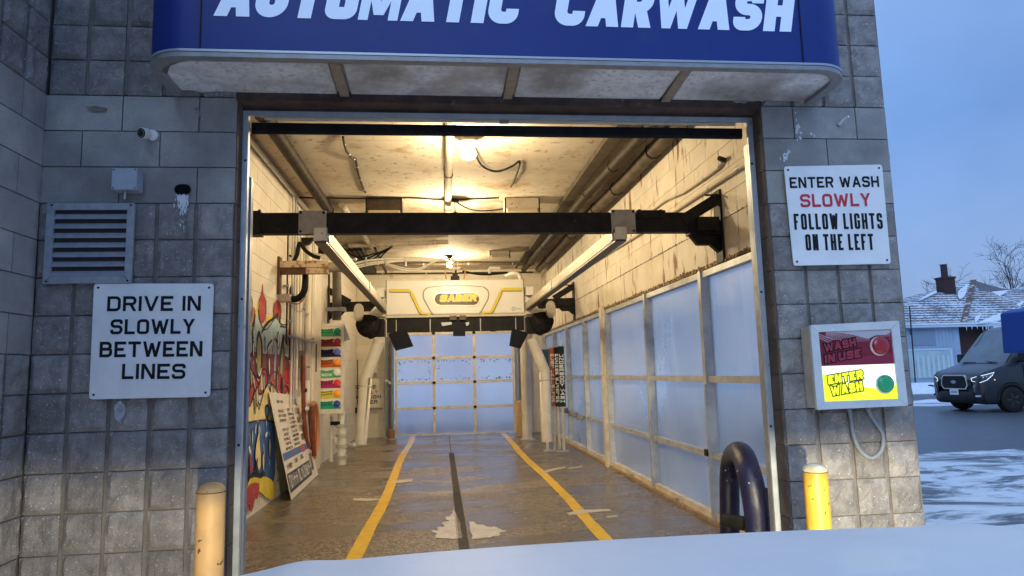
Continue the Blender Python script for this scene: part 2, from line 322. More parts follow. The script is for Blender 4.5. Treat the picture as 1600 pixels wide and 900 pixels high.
# ---------------------------------------------------------------- stroke lettering
G={
'A':[[(0,0),(.5,1)],[(1,0),(.5,1)],[(.14,.28),(.86,.28)]],
'B':[[(0,0),(0,1),(.93,1,1),(.93,.52,1),(0,.52)],[(.6,.52),(1,.52,1),(1,0,1),(0,0)]],
'C':[[(1,.7),(1,1,1),(0,1,1),(0,0,1),(1,0,1),(1,.3)]],
'D':[[(0,0),(0,1),(1,1,1),(1,0,1),(0,0)]],
'E':[[(1,1),(0,1),(0,0),(1,0)],[(0,.5),(.93,.5)]],
'F':[[(1,1),(0,1),(0,0)],[(0,.5),(.9,.5)]],
'G':[[(1,.72),(1,1,1),(0,1,1),(0,0,1),(1,0,1),(1,.48),(.55,.48)]],
'H':[[(0,0),(0,1)],[(1,0),(1,1)],[(0,.5),(1,.5)]],
'I':[[(0,0),(0,1)]],
'K':[[(0,0),(0,1)],[(.1,.45),(1,1)],[(.3,.55),(1,0)]],
'L':[[(0,1),(0,0),(1,0)]],
'M':[[(0,0),(0,1)],[(1,0),(1,1)],[(.04,1),(.5,.12)],[(.96,1),(.5,.12)]],
'N':[[(0,0),(0,1)],[(1,0),(1,1)],[(.04,1),(.96,0)]],
'O':[[(.5,0),(0,0,1),(0,1,1),(1,1,1),(1,0,1),(.5,0)]],
'P':[[(0,0),(0,1),(1,1,1),(1,.45,1),(0,.45)]],
'R':[[(0,0),(0,1),(1,1,1),(1,.47,1),(0,.47)],[(.6,.47),(1,0)]],
'S':[[(1,.74),(1,1,1),(0,1,1),(0,.52,1),(1,.52,1),(1,0,1),(0,0,1),(0,.26)]],
'T':[[(0,1),(1,1)],[(.5,1),(.5,0)]],
'U':[[(0,1),(0,0,1),(1,0,1),(1,1)]],
'V':[[(0,1),(.5,0)],[(1,1),(.5,0)]],
'W':[[(0,1),(.25,0)],[(.5,.9),(.25,0)],[(.5,.9),(.75,0)],[(1,1),(.75,0)]],
'X':[[(0,1),(1,0)],[(0,0),(1,1)]],
'Y':[[(0,1),(.5,.45)],[(1,1),(.5,.45)],[(.5,.5),(.5,0)]],
}
WID={'I':0.,'M':1.25,'W':1.45,'L':.85,'E':.92,'F':.9,'V':1.1,'A':1.1,'T':1.}
def fillet(pts,r):
    out=[]
    for i,p in enumerate(pts):
        if len(p)>2 and 0<i<len(pts)-1:
            P=Vector(p[:2]);A=Vector(pts[i-1][:2]);B=Vector(pts[i+1][:2])
            ra=min(r,(A-P).length*.49,(B-P).length*.49); a=P+(A-P).normalized()*ra; b=P+(B-P).normalized()*ra
            ua=(A-P).normalized();ub=(B-P).normalized()
            if abs(ua.dot(ub))<.02:
                ce=P+ua*ra+ub*ra
                for k in range(9):
                    t=math.pi/2*k/8; out.append(ce-ub*ra*math.cos(t)-ua*ra*math.sin(t))
            else:
                for k in range(5):
                    t=k/4; out.append((1-t)**2*a+2*t*(1-t)*P+t*t*b)
        else: out.append(Vector(p[:2]))
    return out
def stroke2d(pts,wd):
    """ribbon quads for a polyline; slanted single segments are cut level"""
    L=[];Rr=[]
    n=len(pts); h=wd/2
    if n==2 and abs((pts[1]-pts[0]).x)>1e-4 and abs((pts[1]-pts[0]).y)>1e-4:
        d=pts[1]-pts[0]; hx=h*d.length/abs(d.y)*.96
        return [(pts[0]+Vector((-hx,0)),pts[0]+Vector((hx,0))),(pts[1]+Vector((-hx,0)),pts[1]+Vector((hx,0)))]
    res=[]
    for i in range(n):
        if i==0: d=(pts[1]-pts[0]).normalized(); nn=Vector((-d.y,d.x)); res.append((pts[0]+nn*h,pts[0]-nn*h))
        elif i==n-1: d=(pts[-1]-pts[-2]).normalized(); nn=Vector((-d.y,d.x)); res.append((pts[-1]+nn*h,pts[-1]-nn*h))
        else:
            a=(pts[i]-pts[i-1]).normalized(); b=(pts[i+1]-pts[i]).normalized()
            n1=Vector((-a.y,a.x)); n2=Vector((-b.y,b.x)); m=(n1+n2)
            m=m.normalized() if m.length>1e-5 else n1; k=h/max(.35,m.dot(n1)); res.append((pts[i]+m*k,pts[i]-m*k))
    return res
def text(mb,s,org,ux,uz,h,cw,sw,gap,r=.3,shear=0.,total=None,grow=0.,nrm=None,vgap=None,space=None,only=None):
    """s laid from org along ux, up uz; h cap height, cw cell width, sw stroke; total fits the run to a length"""
    ux=Vector(ux).normalized(); uz=Vector(uz).normalized(); nrm=Vector(nrm) if nrm else ux.cross(uz)
    org=Vector(org); space=space if space is not None else cw*.75
    def adv(c): return (space if c==' ' else cw*WID.get(c,1.)+ (sw if c=='I' else 0)+ (0 if c=='I' else 0))
    if vgap is None and total:
        raw=sum(adv(c)+(gap if c!=' ' else 0) for c in s)-gap
        k=total/raw; cw*=k; gap*=k; space*=k
    x=0.; y=0.; e=0; wi=0
    for ci,c in enumerate(s):
        a=adv(c); sw_=sw; sw=sw*(.74 if (c in 'MW' and sw/h>.2) else 1.)
        if c==' ': wi+=1
        if c!=' ' and (only is None or wi==only):
            for st in G[c]:
                W=(cw*WID.get(c,1.)-sw); Hh=h-sw
                q=[]
                dia=len(st)==2 and st[0][0]!=st[1][0] and st[0][1]!=st[1][1]
                for p in st:
                    X=sw/2+p[0]*W; Y=(p[1]*h) if dia else sw/2+p[1]*Hh
                    # free vertical ends reach the full height
                    q.append((X,Y)+tuple(p[2:]))
                if not dia:
                    for idx,nb in ((0,1),(-1,-2)):
                        P=st[idx];Q=st[nb]
                        if P[0]==Q[0] and P[1] in (0,1): q[idx]=(q[idx][0],P[1]*h)
                        if P[1]==Q[1] and P[0] in (0,1): q[idx]=(P[0]*(W+sw) if c not in 'T' else P[0]*(W+sw),q[idx][1])
                pts=fillet(q,min(W,Hh)*r+sw*.1)
                if grow:
                    d0=(pts[0]-pts[1]).normalized(); d1=(pts[-1]-pts[-2]).normalized(); pts=list(pts)
                    pts[0]=pts[0]+d0*grow/(max(.3,abs(d0.y)) if dia else 1); pts[-1]=pts[-1]+d1*grow/(max(.3,abs(d1.y)) if dia else 1)
                rb=stroke2d(pts,sw+2*grow)
                vs=[];fs=[]
                e+=1; dz=(e%40)*.00007
                for ri,(A,B) in enumerate(rb):
                    for P in (A,B):
                        X=P.x+shear*P.y
                        vs.append(org+ux*(x+X)+uz*(y+P.y)+nrm*(dz+ri*.000006))
                for i in range(len(rb)-1): fs.append((2*i,2*i+1,2*i+3,2*i+2))
                mb.add(vs,fs)
        sw=sw_
        if vgap is None: x+=a+(gap if c!=' ' else 0)
        else: y-= (h*.6 if c==' ' else h+vgap)
    return mb
def board(name,tl,tr,br,bl,th,m,parent,nrm,r=.02):
    """rounded-corner plate"""
    P=[Vector(p) for p in (tl,tr,br,bl)]; out=[]
    for i in range(4):
        a=P[i-1];p=P[i];b=P[(i+1)%4]
        A=p+(a-p).normalized()*r;B=p+(b-p).normalized()*r
        for k in range(4):
            t=k/3; out.append((1-t)**2*A+2*t*(1-t)*p+t*t*B)
    return MB().prism(out,Vector(nrm)*th).build(name,m,parent)

def words(name,m,par,s,*a,**k):
    """one object per word"""
    out=[]
    for i,wd in enumerate(s.split(' ')):
        mb=MB(); text(mb,s,*a,only=i,**k); out.append(mb.build(name,m,par))
    return out

def chaikin(P,n=2):
    """rounds a closed outline"""
    for _ in range(n):
        q=[]
        for i in range(len(P)):
            a=P[i];b=P[(i+1)%len(P)]
            q.append(tuple(a[k]*.75+b[k]*.25 for k in range(len(a)))); q.append(tuple(a[k]*.25+b[k]*.75 for k in range(len(a))))
        P=q
    return P
def openchaikin(P,n=2):
    for _ in range(n):
        q=[P[0]]
        for a,b in zip(P[:-1],P[1:]):
            q.append(tuple(a[k]*.75+b[k]*.25 for k in range(len(a)))); q.append(tuple(a[k]*.25+b[k]*.75 for k in range(len(a))))
        q.append(P[-1]); P=q
    return P
# ================================================================ SETTING
def struct(o): o['kind']='structure'; return o
F=3.82; ZT=3.03; P8=.2032
def sheet(name,x0,x1,y0,y1,z,m,nx=1,ny=1):
    vs=[];fs=[]
    for j in range(ny+1):
        for i in range(nx+1): vs.append((x0+(x1-x0)*i/nx,y0+(y1-y0)*j/ny,z))
    for j in range(ny):
        for i in range(nx): a=j*(nx+1)+i; fs.append((a,a+1,a+nx+2,a+nx+1))
    return MB().add(vs,fs).build(name,m)
struct(sheet('ground',-400,400,-200,700,-.02,groundm))
fl=struct(sheet('bay_floor',-2.2,2.75,3.86,17.3,0.,floormat() if False else floorm))
# kerb step of the slab
struct(MB().box((-2.2,3.85,-.05),(2.75,3.86,-.001)).build('slab_edge',mortar))
# floor joint, drain, lines, ice
struct(MB().box((.165,13.15,.001),(.178,17,.003)).build('floor_joint',mat('joint_dark',(.05,.04,.03),.8)))
DX=.035
dr=thing('trench_drain','long narrow dark steel trench drain running down the middle of the bay floor','drain',(.15,9.,0))
MB().box((.096+DX,4.3,.001),(.184+DX,13.1,.004)).build('channel',drain,dr)
mbg=MB().box((.0,0,0),(.08,.02,.004)).build('g',mat('drain_bar',(.05,.042,.035),.6,c2=(.09,.075,.06),ns=30),None,mesh_only=True)
y=4.4
while y<13.0:
    put(mbg,'grate_bar',(.100+DX,y,.005),dr); y+=.05
MB().box((.089+DX,4.3,.001),(.095+DX,13.1,.007)).box((.185+DX,4.3,.001),(.191+DX,13.1,.007)).build('edge_rail',mat('drain_edge',(.12,.10,.08),.5,c2=(.3,.27,.22),ns=4),dr)
def ragged(x0,x1,y0,y1,z,seed,n=60):
    rr=random.Random(seed); out=[]; cx=(x0+x1)/2;cy=(y0+y1)/2
    for k in range(n):
        a=2*math.pi*k/n; q=.72+.28*rr.random()+.12*math.sin(5*a+seed); out.append((cx+(x1-x0)/2*math.cos(a)*q,cy+(y1-y0)/2*math.sin(a)*q,z))
    return out
def line(name,lab,p0,p1,w,y0b,y1b,m,z=.003):
    # painted stripe as a slightly wavering ribbon
    rr=random.Random(len(lab)); vs=[];fs=[]; n=40
    for i in range(n+1):
        t=i/n; x=p0+(p1-p0)*t; y=y0b+(y1b-y0b)*t; j=rr.uniform(-.006,.006)
        vs+= [(x-w/2+j,y,z),(x+w/2+rr.uniform(-.006,.006),y,z)]
    for i in range(n): fs.append((2*i,2*i+1,2*i+3,2*i+2))
    o=MB().add(vs,fs).build(name,m); return o
def linething(lab,xa,xb,split_y):
    t=thing('floor_line',lab,'painted line',(xa,10,0),'yellow lane lines on the bay floor')
    xm=xa+(xb-xa)*(split_y-4.1)/(16.9-4.1)
    for nm,p0,p1,y0,y1,m in (('stripe',xa,xm,4.1,split_y,yline),('worn_stripe',xm,xb,split_y,16.9,fade)):
        vs=[];fs=[];rr=random.Random(int(xa*100)+len(nm)); n=30
        for i in range(n+1):
            q=i/n; x=p0+(p1-p0)*q; yy=y0+(y1-y0)*q; wob=.02*math.sin(yy*.9)
            vs+=[(x-.062+wob+rr.uniform(-.005,.005),yy,.003),(x+.062+wob+rr.uniform(-.005,.005),yy,.003)]
        for i in range(n): fs.append((2*i,2*i+1,2*i+3,2*i+2))
        MB().add(vs,fs).build(nm,m,t)
    return t
linething('yellow lane line on the wet floor left of the trench drain',-.70,-.70,13.4)
linething('yellow lane line on the wet floor right of the trench drain, by the window wall',1.40,1.47,15.6)
ic=thing('ice_patch','jagged cream ice patch left of the trench drain near the door','ice',(-.1,6,0),'ice patches beside the trench drain')
def spiky(pts,z0,th,name,par):
    q=[];rr=random.Random(len(pts))
    for i in range(len(pts)):
        a=pts[i];b=pts[(i+1)%len(pts)]
        for k in range(5): t=k/5; q.append((a[0]+(b[0]-a[0])*t+rr.uniform(-.012,.012),a[1]+(b[1]-a[1])*t+rr.uniform(-.02,.02)))
    MB().prism([(a,b,z0) for a,b in q],(0,0,th*.4)).build(name,icem,par)
L=[onZ(*p) for p in ((710,795),(704,808),(697,808),(700,815),(690,817),(694,823),(682,825),(686,830),(672,829),(683,835),(680,841),(705,843),(723,842),(720,820))]
spiky([(v.x,v.y) for v in L],.004,.006,'ice_sheet',ic)
ic2=thing('ice_patch','jagged cream ice patch right of the trench drain near the door','ice',(.3,6,0),'ice patches beside the trench drain')
L=[onZ(*p) for p in ((733,816),(741,816),(746,820),(757,821),(762,824),(776,825),(782,828),(793,831),(780,833),(783,837),(765,840),(738,844))]
spiky([(v.x,v.y) for v in L],.004,.006,'ice_sheet',ic2)
foam=mat('foam_streak',(.62,.53,.42),.4)
# streaks of foam on the floor
for lab,pts in (('short pale foam streak beside the left lane line',((610,752),(625,750),(645,749),(644,752),(622,755))),
                ('pale foam streak just right of the right lane line, farther in',((845,737),(865,732),(882,729),(884,731),(866,735),(850,739))),
                ('thin pale foam streak nearest the glass wall on the right',((888,731),(910,728),(910,730),(889,733))),
                ('pale foam streak across the right lane line near the door',((886,802),(905,797),(952,796),(955,798),(908,802),(890,805))),
                ('small pale foam streak right of the right lane line near the door',((947,807),(964,805),(965,807),(950,809))),
                ('thin pale foam streak left of the left lane line',((552,779),(575,779),(600,780),(575,783),(553,782)))):
    L=[onZ(*p,.003) for p in pts]
    top(MB().prism(L,(0,0,.003)).build('foam_streak',foam),lab,'foam','foam streaks on the floor')
# ---------------------------------------------------------------- facade
def block_variants(n,w,h,rough,seed,dep=.03,res=5):
    out=[]
    for k in range(n):
        rr=random.Random(seed+k); vs=[];fs=[]
        m=res
        off=Vector((rr.uniform(-50,50),rr.uniform(-50,50),rr.uniform(-50,50)))
        for j in range(m+1):
            for i in range(m+1):
                x=-w/2+w*i/m; z=-h/2+h*j/m
                edge=i in(0,m) or j in(0,m)
                q=noise.noise(Vector((x*14,z*14,0))+off)*.9+noise.noise(Vector((x*40,z*40,3))+off)*.5
                y=-(0 if edge else rough*(.75+q)) 
                if edge: x+=q*rough*.12; z+=q*rough*.12
                vs.append((x,y-.002*rough*0,z))
        for j in range(m):
            for i in range(m): a=j*(m+1)+i; fs.append((a,a+1,a+m+2,a+m+1))
        ring=[i for i in range(m+1)]+[ (j)*(m+1)+m for j in range(1,m+1)]+[m*(m+1)+i for i in range(m-1,-1,-1)]+[j*(m+1) for j in range(m-1,0,-1)]
        b=len(vs); vs+= [(vs[i][0],dep,vs[i][2]) for i in ring]
        L_=len(ring)
        for a in range(L_): fs.append((ring[a],b+a,b+(a+1)%L_,ring[(a+1)%L_]))
        me=bpy.data.meshes.new('block'); me.from_pydata(vs,[],fs); me.materials.append(split if rough>.004 else smoothb)
        me.update(); out.append(me)
    return out
BS=block_variants(14,P8-.022,P8-.007,.015,11,res=8)
BW=block_variants(5,.4064-.007,P8-.0065,.0018,41,res=3)
BH=block_variants(4,P8-.007,P8-.0065,.0018,61,res=2)
def course_z(k): return ZT+P8*(k+.5)       # k=0 first course above the smooth band
def place_blocks(par,axis,fixed,u0,n8,rows,rz,skip=None,smooth_rows=(-3,-2,-1),stag=0):
    for k in rows:
        z=course_z(k)
        if z-P8/2<-.05: continue
        if k in smooth_rows:
            i=0
            if (k+stag)%2: i=-1
            while i<n8:
                a=max(i,0); b=min(i+2,n8); 
                if b-a<=0: i+=2; continue
                c=u0+(a+b)/2*P8; me=R.choice(BW if b-a==2 else BH)
                if not(skip and skip(c,z)):
                    loc=(c,fixed,z) if axis=='x' else (fixed,c,z)
                    put(me,'block',loc,par,rz)
                i+=2
        else:
            for i in range(n8):
                c=u0+(i+.5)*P8
                if skip and skip(c,z): continue
                loc=(c,fixed+R.uniform(-.002,.002),z) if axis=='x' else (fixed,c,z)
                put(R.choice(BS),'block',loc,par,rz)
fw=thing('facade_wall','grey concrete block front wall around the drive-in opening, split-face and smooth blocks','wall',(0,3.9,0))
MB().box((-2.12,F+.012,-.05),(-1.127,F+.2,3.010)).build('mortar_core',mortar,fw)
MB().box((1.965,F+.012,-.05),(2.778,F+.2,3.010)).build('mortar_core',mortar,fw)
MB().box((-2.12,F+.012,3.042),(2.778,F+.2,4.9)).build('mortar_core',mortar,fw)
rows=[k for k in range(-15,5)]
place_blocks(fw,'x',F,-2.136,5,[k for k in rows if k<0],0,stag=1)
place_blocks(fw,'x',F,1.962,4,[k for k in rows if k<0],0)
place_blocks(fw,'x',F,-2.126,5,[0,1,2,3,4],0)
place_blocks(fw,'x',F,1.76,5,[0,1,2,3,4],0)
# outer corner returns (side face of the corner blocks)
for k in rows:
    z=course_z(k)
    if z<0: continue
    put(R.choice(BS),'corner_block',(2.782,F+.11,z),fw,math.pi/2,)
# brown stained block ends inside the opening
rvm=[]
for k in range(3):
    rvm.append(MB().box((-.0035,0,-.099),(.0035,.10,.099)).build('r',reveal,None,mesh_only=True))
for k in range(-15,0):
    z=course_z(k)
    if z<.05: continue
    put(rvm[k%3],'reveal_block',(1.9605,F+.004,z),fw); put(rvm[k%3],'reveal_block',(-1.1225,F+.012,z),fw)
# stains
MB().poly([(x,F-.0145,z) for x,z in ((-1.915,2.955),(-1.87,2.965),(-1.80,2.95),(-1.81,2.935),(-1.86,2.93),(-1.90,2.94))]).build('patch',mortar,fw)
# side wing wall that runs toward the camera
SX=-2.126
sw=thing('wing_wall','grey concrete block wall running toward the viewer at the left edge','wall',(SX,2.,0))
MB().box((SX-.3,-2.5,-.05),(SX-.012,F+.2,4.9)).build('mortar_core',mortar,sw)
place_blocks(sw,'y',SX,F-.006-14*P8,14,rows,math.pi/2,skip=lambda c,z:c<.9,smooth_rows=(-3,-2,-1,-5,-7,-4,-6))
# lintel
li=thing('door_lintel','rusty dark brown steel lintel across the top of the opening','lintel',(0.4,3.9,3.0))
MB().box((-1.126,F+.009,3.012),(1.964,F+.19,3.0395)).box((-1.126,3.93,2.998),(1.964,3.95,3.011)).box((-1.126,F-.004,3.013),(1.964,F+.008,3.06)).build('lintel_angle',brown,li)
# interior shell (concrete above door)
iw=thing('front_bay_wall','cream painted inner face of the front wall above the door','wall',(0,4.05,3.05))
MB().box((-2.06,F+.201,3.1),(2.56,F+.25,4.1)).build('panel',cream,iw)
MB().box((-2.06,F+.201,0),(-1.2,F+.25,3.1)).build('panel',cream,iw)
MB().box((2.06,F+.201,0),(2.56,F+.25,3.1)).build('panel',cream,iw)
# door frame
df=thing('door_frame','painted grey steel angle frame lining the bay opening','door frame',(0.4,4.02,0))
jm=mat('jamb_paint',(.50,.53,.57),.4,metal=.3,c2=(.40,.43,.47),ns=12,c4=(.16,.14,.12),ns4=14,thr4=(.66,.7))
MB().box((-1.1185,3.93,0),(-1.087,3.965,2.9975)).build('jamb',jm,df)
MB().box((1.922,3.93,0),(1.9565,3.948,2.9975)).box((1.948,3.949,0),(1.956,3.99,2.9975)).build('jamb',jm,df)
MB().box((-1.086,3.93,2.968),(1.921,3.942,2.9975)).build('head',jm,df)
for x in (-1.10,1.935):
    for z in (.4,1.1,1.9,2.7): MB().sphere((x,3.928,z),.007).build('bolt',black,df)
MB().box((-1.108,4.0,.0),(-1.083,4.05,2.62)).build('track',mat('track_blue',(.20,.24,.32),.4,metal=.3),df)
MB().box((1.946,4.0,.0),(1.956,4.05,2.85)).build('track',galv,df)
od=thing('overhead_door','raised overhead door with black rubber bottom seal showing under the lintel','door',(0.4,4.2,2.87))
MB().box((-1.07,4.09,3.03),(1.93,4.12,4.0)).build('door_panel',almond,od)
MB().cyl((-1.03,4.055,3.001),(.38,4.055,3.001),.012).cyl((.44,4.055,3.001),(1.90,4.055,3.001),.012).build('bottom_rail',mat('rail_cream',(.8,.74,.6),.3),od)
MB().box((.381,4.04,2.992),(.439,4.075,3.016)).build('coupling',greyp,od)
MB().box((-1.10,4.04,2.918),(1.94,4.09,2.968)).tube([(-1.10,4.06,2.922),(1.94,4.06,2.922)],.018).build('rubber_seal',rubber,od)
# ---------------------------------------------------------------- left bay wall
def grid_wall(par,axis,fixed,inward,u0,u1,z0,z1,m,bw=.4064,bh=P8,limit=280,seed=1,near=0,stepname='painted_block'):
    """running-bond painted blocks, nearest as parts, the rest joined"""
    th=.02; g=.0022
    def mk(wd,hg):
        if axis=='y': return MB().box((0,-wd/2+g,-hg/2+g),(inward*th,wd/2-g,hg/2-g)).build('b',m,None,mesh_only=True)
        return MB().box((-wd/2+g,0,-hg/2+g),(wd/2-g,inward*th,hg/2-g)).build('b',m,None,mesh_only=True)
    full=mk(bw,bh); half=mk(bw/2,bh)
    cells=[]; nrow=int(math.ceil((z1-z0)/bh))
    for r in range(nrow):
        z=z1-(r+.5)*bh
        if z-bh/2<z0-.02: continue
        u=u0-(bw/2 if r%2 else 0)
        while u<u1-.01:
            a=max(u,u0); b=min(u+bw,u1)
            if b-a>.08: cells.append(((a+b)/2,z,b-a))
            u+=bw
    cells.sort(key=lambda c:c[0] if axis=='y' else c[1])
    rest=MB(); n=0
    rr=random.Random(seed)
    for c,z,wd in cells:
        j=rr.uniform(0,.002)*inward
        if n<limit and (abs(wd-bw)<.01 or abs(wd-bw/2)<.01):
            me=full if abs(wd-bw)<.01 else half
            put(me,stepname,(fixed-inward*th+j,c,z) if axis=='y' else (c,fixed-inward*th+j,z),par); n+=1
        else:
            if axis=='y': rest.box((fixed-inward*th,c-wd/2+g,z-bh/2+g),(fixed,c+wd/2-g,z+bh/2-g))
            else: rest.box((c-wd/2+g,fixed-inward*th,z-bh/2+g),(c+wd/2-g,fixed,z+bh/2-g))
    if rest.v: rest.build('far_blocks',m,par,kind='stuff')
jc=mat('cream_joint',(.55,.48,.38),.8)
lw=thing('left_bay_wall','cream painted concrete block side wall on the left inside the bay','wall',(-2.05,10,0))
MB().box((-2.24,F+.201,-.03),(-2.058,17.3,4.2)).build('core',jc,lw)
grid_wall(lw,'y',-2.05,1,6.4,17.0,.002,4.06,cream,limit=270)
bw_=thing('back_bay_wall','cream painted concrete block wall at the far end around the back door','wall',(0,17.1,0))
MB().box((-2.05,17.02,-.03),(-1.16,17.3,4.2)).box((1.86,17.02,-.03),(2.7,17.3,4.2)).box((-1.16,17.02,2.95),(1.86,17.3,4.2)).build('core',jc,bw_)
grid_wall(bw_,'x',17.0,-1,-2.05,-1.16,.002,4.06,cream,limit=90)
grid_wall(bw_,'x',17.0,-1,1.86,2.55,.002,4.06,cream,limit=60)
grid_wall(bw_,'x',17.0,-1,-1.16,1.86,2.95,4.06,cream,limit=80)
# ---------------------------------------------------------------- right bay wall with glass
rw=thing('right_bay_wall','cream painted block side wall with peeling rusty paint above the glass wall','wall',(2.55,10,2.4))
MB().box((2.56,4.08,2.42),(2.76,17.3,4.2)).build('core',jc,rw)
grid_wall(rw,'y',2.55,-1,4.08,17.0,2.78,4.06,creamr,limit=260,bw=.4064,bh=.2133)
for i in range(4):
    a=4.08+i*3.23; MB().box((2.553,a+.004,2.43),(2.575,a+3.226,2.775)).build('lintel_beam',creamr,rw)
rr=random.Random(5); e=MB(); y=4.1
while y<17:
    d=rr.uniform(.02,.10); h=abs(rr.gauss(0,.013))+.003; e.prism([(2.5525,y,2.425),(2.5525,y+d,2.425),(2.5525,y+d*.7,2.425+h),(2.5525,y+d*.3,2.425+h*rr.uniform(.3,1))],(-.003,0,0)); y+=d*.8
y=4.1
while y<13:
    d=rr.uniform(.02,.09); h=rr.uniform(.004,.02); e.prism([(2.5495,y,2.776),(2.5495,y+d,2.776),(2.5495,y+d*.6,2.776+h)],(-.003,0,0)); y+=d*rr.uniform(.8,1.8)
o=e.build('rust_edge',creamd,rw); o['kind']='stuff'
MB().box((2.54,4.08,2.395),(2.6,16.9,2.425)).build('rusty_angle',creamd,rw)
gw=thing('window_wall','aluminium framed wall of fogged glass panes along the right side of the bay','glass wall',(2.6,10,0))
posts=[4.15,4.62,6.42,8.28,10.36,10.50,12.05,13.72,15.3,16.95]
fz=[(.03,.09),(.60,.655),(1.315,1.375),(2.33,2.39)]
for i,y in enumerate(posts):
    MB().box((2.53,y-.034,.0305),(2.635,y+.034,2.394)).build('mullion',alum,gw)
for a,b in zip(posts[:-1],posts[1:]):
    if b-a<.2: continue
    for z0,z1 in fz: MB().box((2.55,a+.0345,z0),(2.632,b-.0345,z1)).build('rail',alum if z0>.05 else almond,gw)
    for (p0,p1),(q0,q1) in zip(fz[:-1],fz[1:]):
        MB().box((2.612,a+.035,p1),(2.619,b-.035,q0)).build('pane',glass,gw)
MB().box((2.48,10.36,0),(2.529,10.50,2.44)).build('post',almond,gw)
MB().box((2.51,4.08,.0),(2.64,16.95,.03)).build('sill',mat('sill_brown',(.30,.20,.12),.6,c2=(.45,.34,.22),ns=12),gw)
for y in (5.4,7.4,9.2,11.2,12.8): MB().box((2.52,y,.031),(2.549,y+.05,.06)).build('clip',galv,gw)
MB().box((2.515,6.39,.07),(2.5295,6.42,1.3)).build('door_edge',alum,gw)
MB().box((2.50,6.40,.62),(2.5295,6.47,.68)).build('latch',black,gw)
# ---------------------------------------------------------------- ceiling
ce=struct(MB().box((-2.24,F+.25,4.085),(2.76,17.3,4.25)).build('bay_ceiling',jc))
pn=[4.3,5.35,6.4,7.45,8.55,9.65,10.75,11.85,12.95,14.05,15.1,16.1,17.0]
for a,b in zip(pn[:-1],pn[1:]):
    o=MB().box((-2.05,a+.004,4.06),(2.55,b-.004,4.084)).build('ceiling_plank',creamc,None); o.parent=ce; o.location=o.location-ce.location
# building roof mass so sky light does not leak
struct(MB().box((-2.3,F+.2,4.26),(2.77,17.4,4.9)).build('roof',mortar))
# ---------------------------------------------------------------- back door
bd=thing('sectional_door','closed sectional door of frosted panels in cream frames at the far end','door',(.36,16.95,0))
X0,X1=-1.12,1.82; zr=[0.02,.66,1.27,1.87,2.47,2.95]
for i,z in enumerate(zr[:-1]):
    for a,b in ((z,z+.036),(zr[i+1]-.030,zr[i+1]-.004)): MB().box((X0,16.90,a),(X1,16.95,b)).build('rail',almond,bd)
xs=[X0,X0+.95,X0+1.9+.04,X1]
for x in xs:
    for i,z in enumerate(zr[:-1]):
        w=.032; a=min(max(x-w,X0),X1-2*w); MB().box((a,16.902,z+.037),(a+2*w,16.948,zr[i+1]-.031)).build('stile',almond,bd)
for i,z in enumerate(zr[:-1]):
    for j in range(3):
        a=xs[j]+(.065 if j==0 else .033); b=xs[j+1]-(.065 if j==2 else .033)
        MB().box((a,16.918,z+.037),(b,16.926,zr[i+1]-.031)).build('pane',gback,bd)
for x in xs[1:3]:
    for z in zr[1:-1]: MB().box((x-.035,16.88,z-.03),(x+.035,16.899,z+.03)).build('hinge',black,bd)
# flower decals round the third row
rr=random.Random(3); cols=[(.05,.35,.08),(.5,.05,.12),(.1,.2,.5),(.75,.6,.1),(.5,.35,.6),(.25,.45,.35)]
dm=[flat('decal_%s'%n,c) for n,c in zip(('green','red','blue','yellow','violet','teal'),cols)]
for k in range(130):
    j=rr.randrange(3); a=xs[j]+.09; b=xs[j+1]-.09; s=rr.random(); z0,z1=zr[2]+.06,zr[3]-.06
    if s<.42: x=rr.uniform(a,b); z=z1-abs(rr.gauss(0,.03))
    elif s<.8: x=rr.uniform(a,b); z=z0+abs(rr.gauss(0,.035))
    elif s<.9: x=a+abs(rr.gauss(0,.04)); z=rr.uniform(z0,z1)
    else: x=b-abs(rr.gauss(0,.04)); z=rr.uniform(z0,z1)
    r=rr.uniform(.008,.032); nn=5
    MB().poly([(x+r*(1 if q%2 else .5)*math.cos(math.pi*q/nn),16.9165-.0001*k/10,z+r*(1 if q%2 else .5)*math.sin(math.pi*q/nn)) for q in range(2*nn)]).build('flower_decal',rr.choice(dm),bd)
for x,sgn in ((-1.17,-1),(1.87,1)):
    MB().box((x,16.86,0),(x+.04*sgn,16.96,3.1)).build('side_track',galv if sgn>0 else mat('steel_blue',(.16,.22,.27),.4,metal=.5),bd)
# back door side hardware
for i,(x,y,wd,z1,m,lab) in enumerate(((-1.30,16.8,.07,2.4,mat('duct_blue',(.16,.22,.27),.45,metal=.3),'blue grey steel upright left of the far door'),(-1.22,16.75,.035,2.3,mat('rust_brown',(.085,.045,.028),.75,c2=(.14,.06,.03),ns=12),'rusty brown upright beside the far door'),
    (1.98,16.8,.05,2.5,mat('rust_brown',(.085,.045,.028),.75,c2=(.14,.06,.03),ns=12),'rusty brown upright right of the far door'),(2.08,16.85,.04,2.6,galv,'grey steel upright farthest right beside the far door'))):
    t=thing('steel_upright',lab,'upright',(x,y,0),'steel uprights beside the far door')
    MB().box((x-wd/2,y-.04,0),(x+wd/2,y+.04,z1)).build('channel',m,t); MB().box((x-wd/2-.02,y-.06,0),(x+wd/2+.02,y+.05,.015)).build('foot_plate',galv,t)
    MB().box((x-wd/2-.01,y-.055,z1*.55),(x+wd/2+.01,y-.041,z1*.55+.06)).build('clip',galv,t)
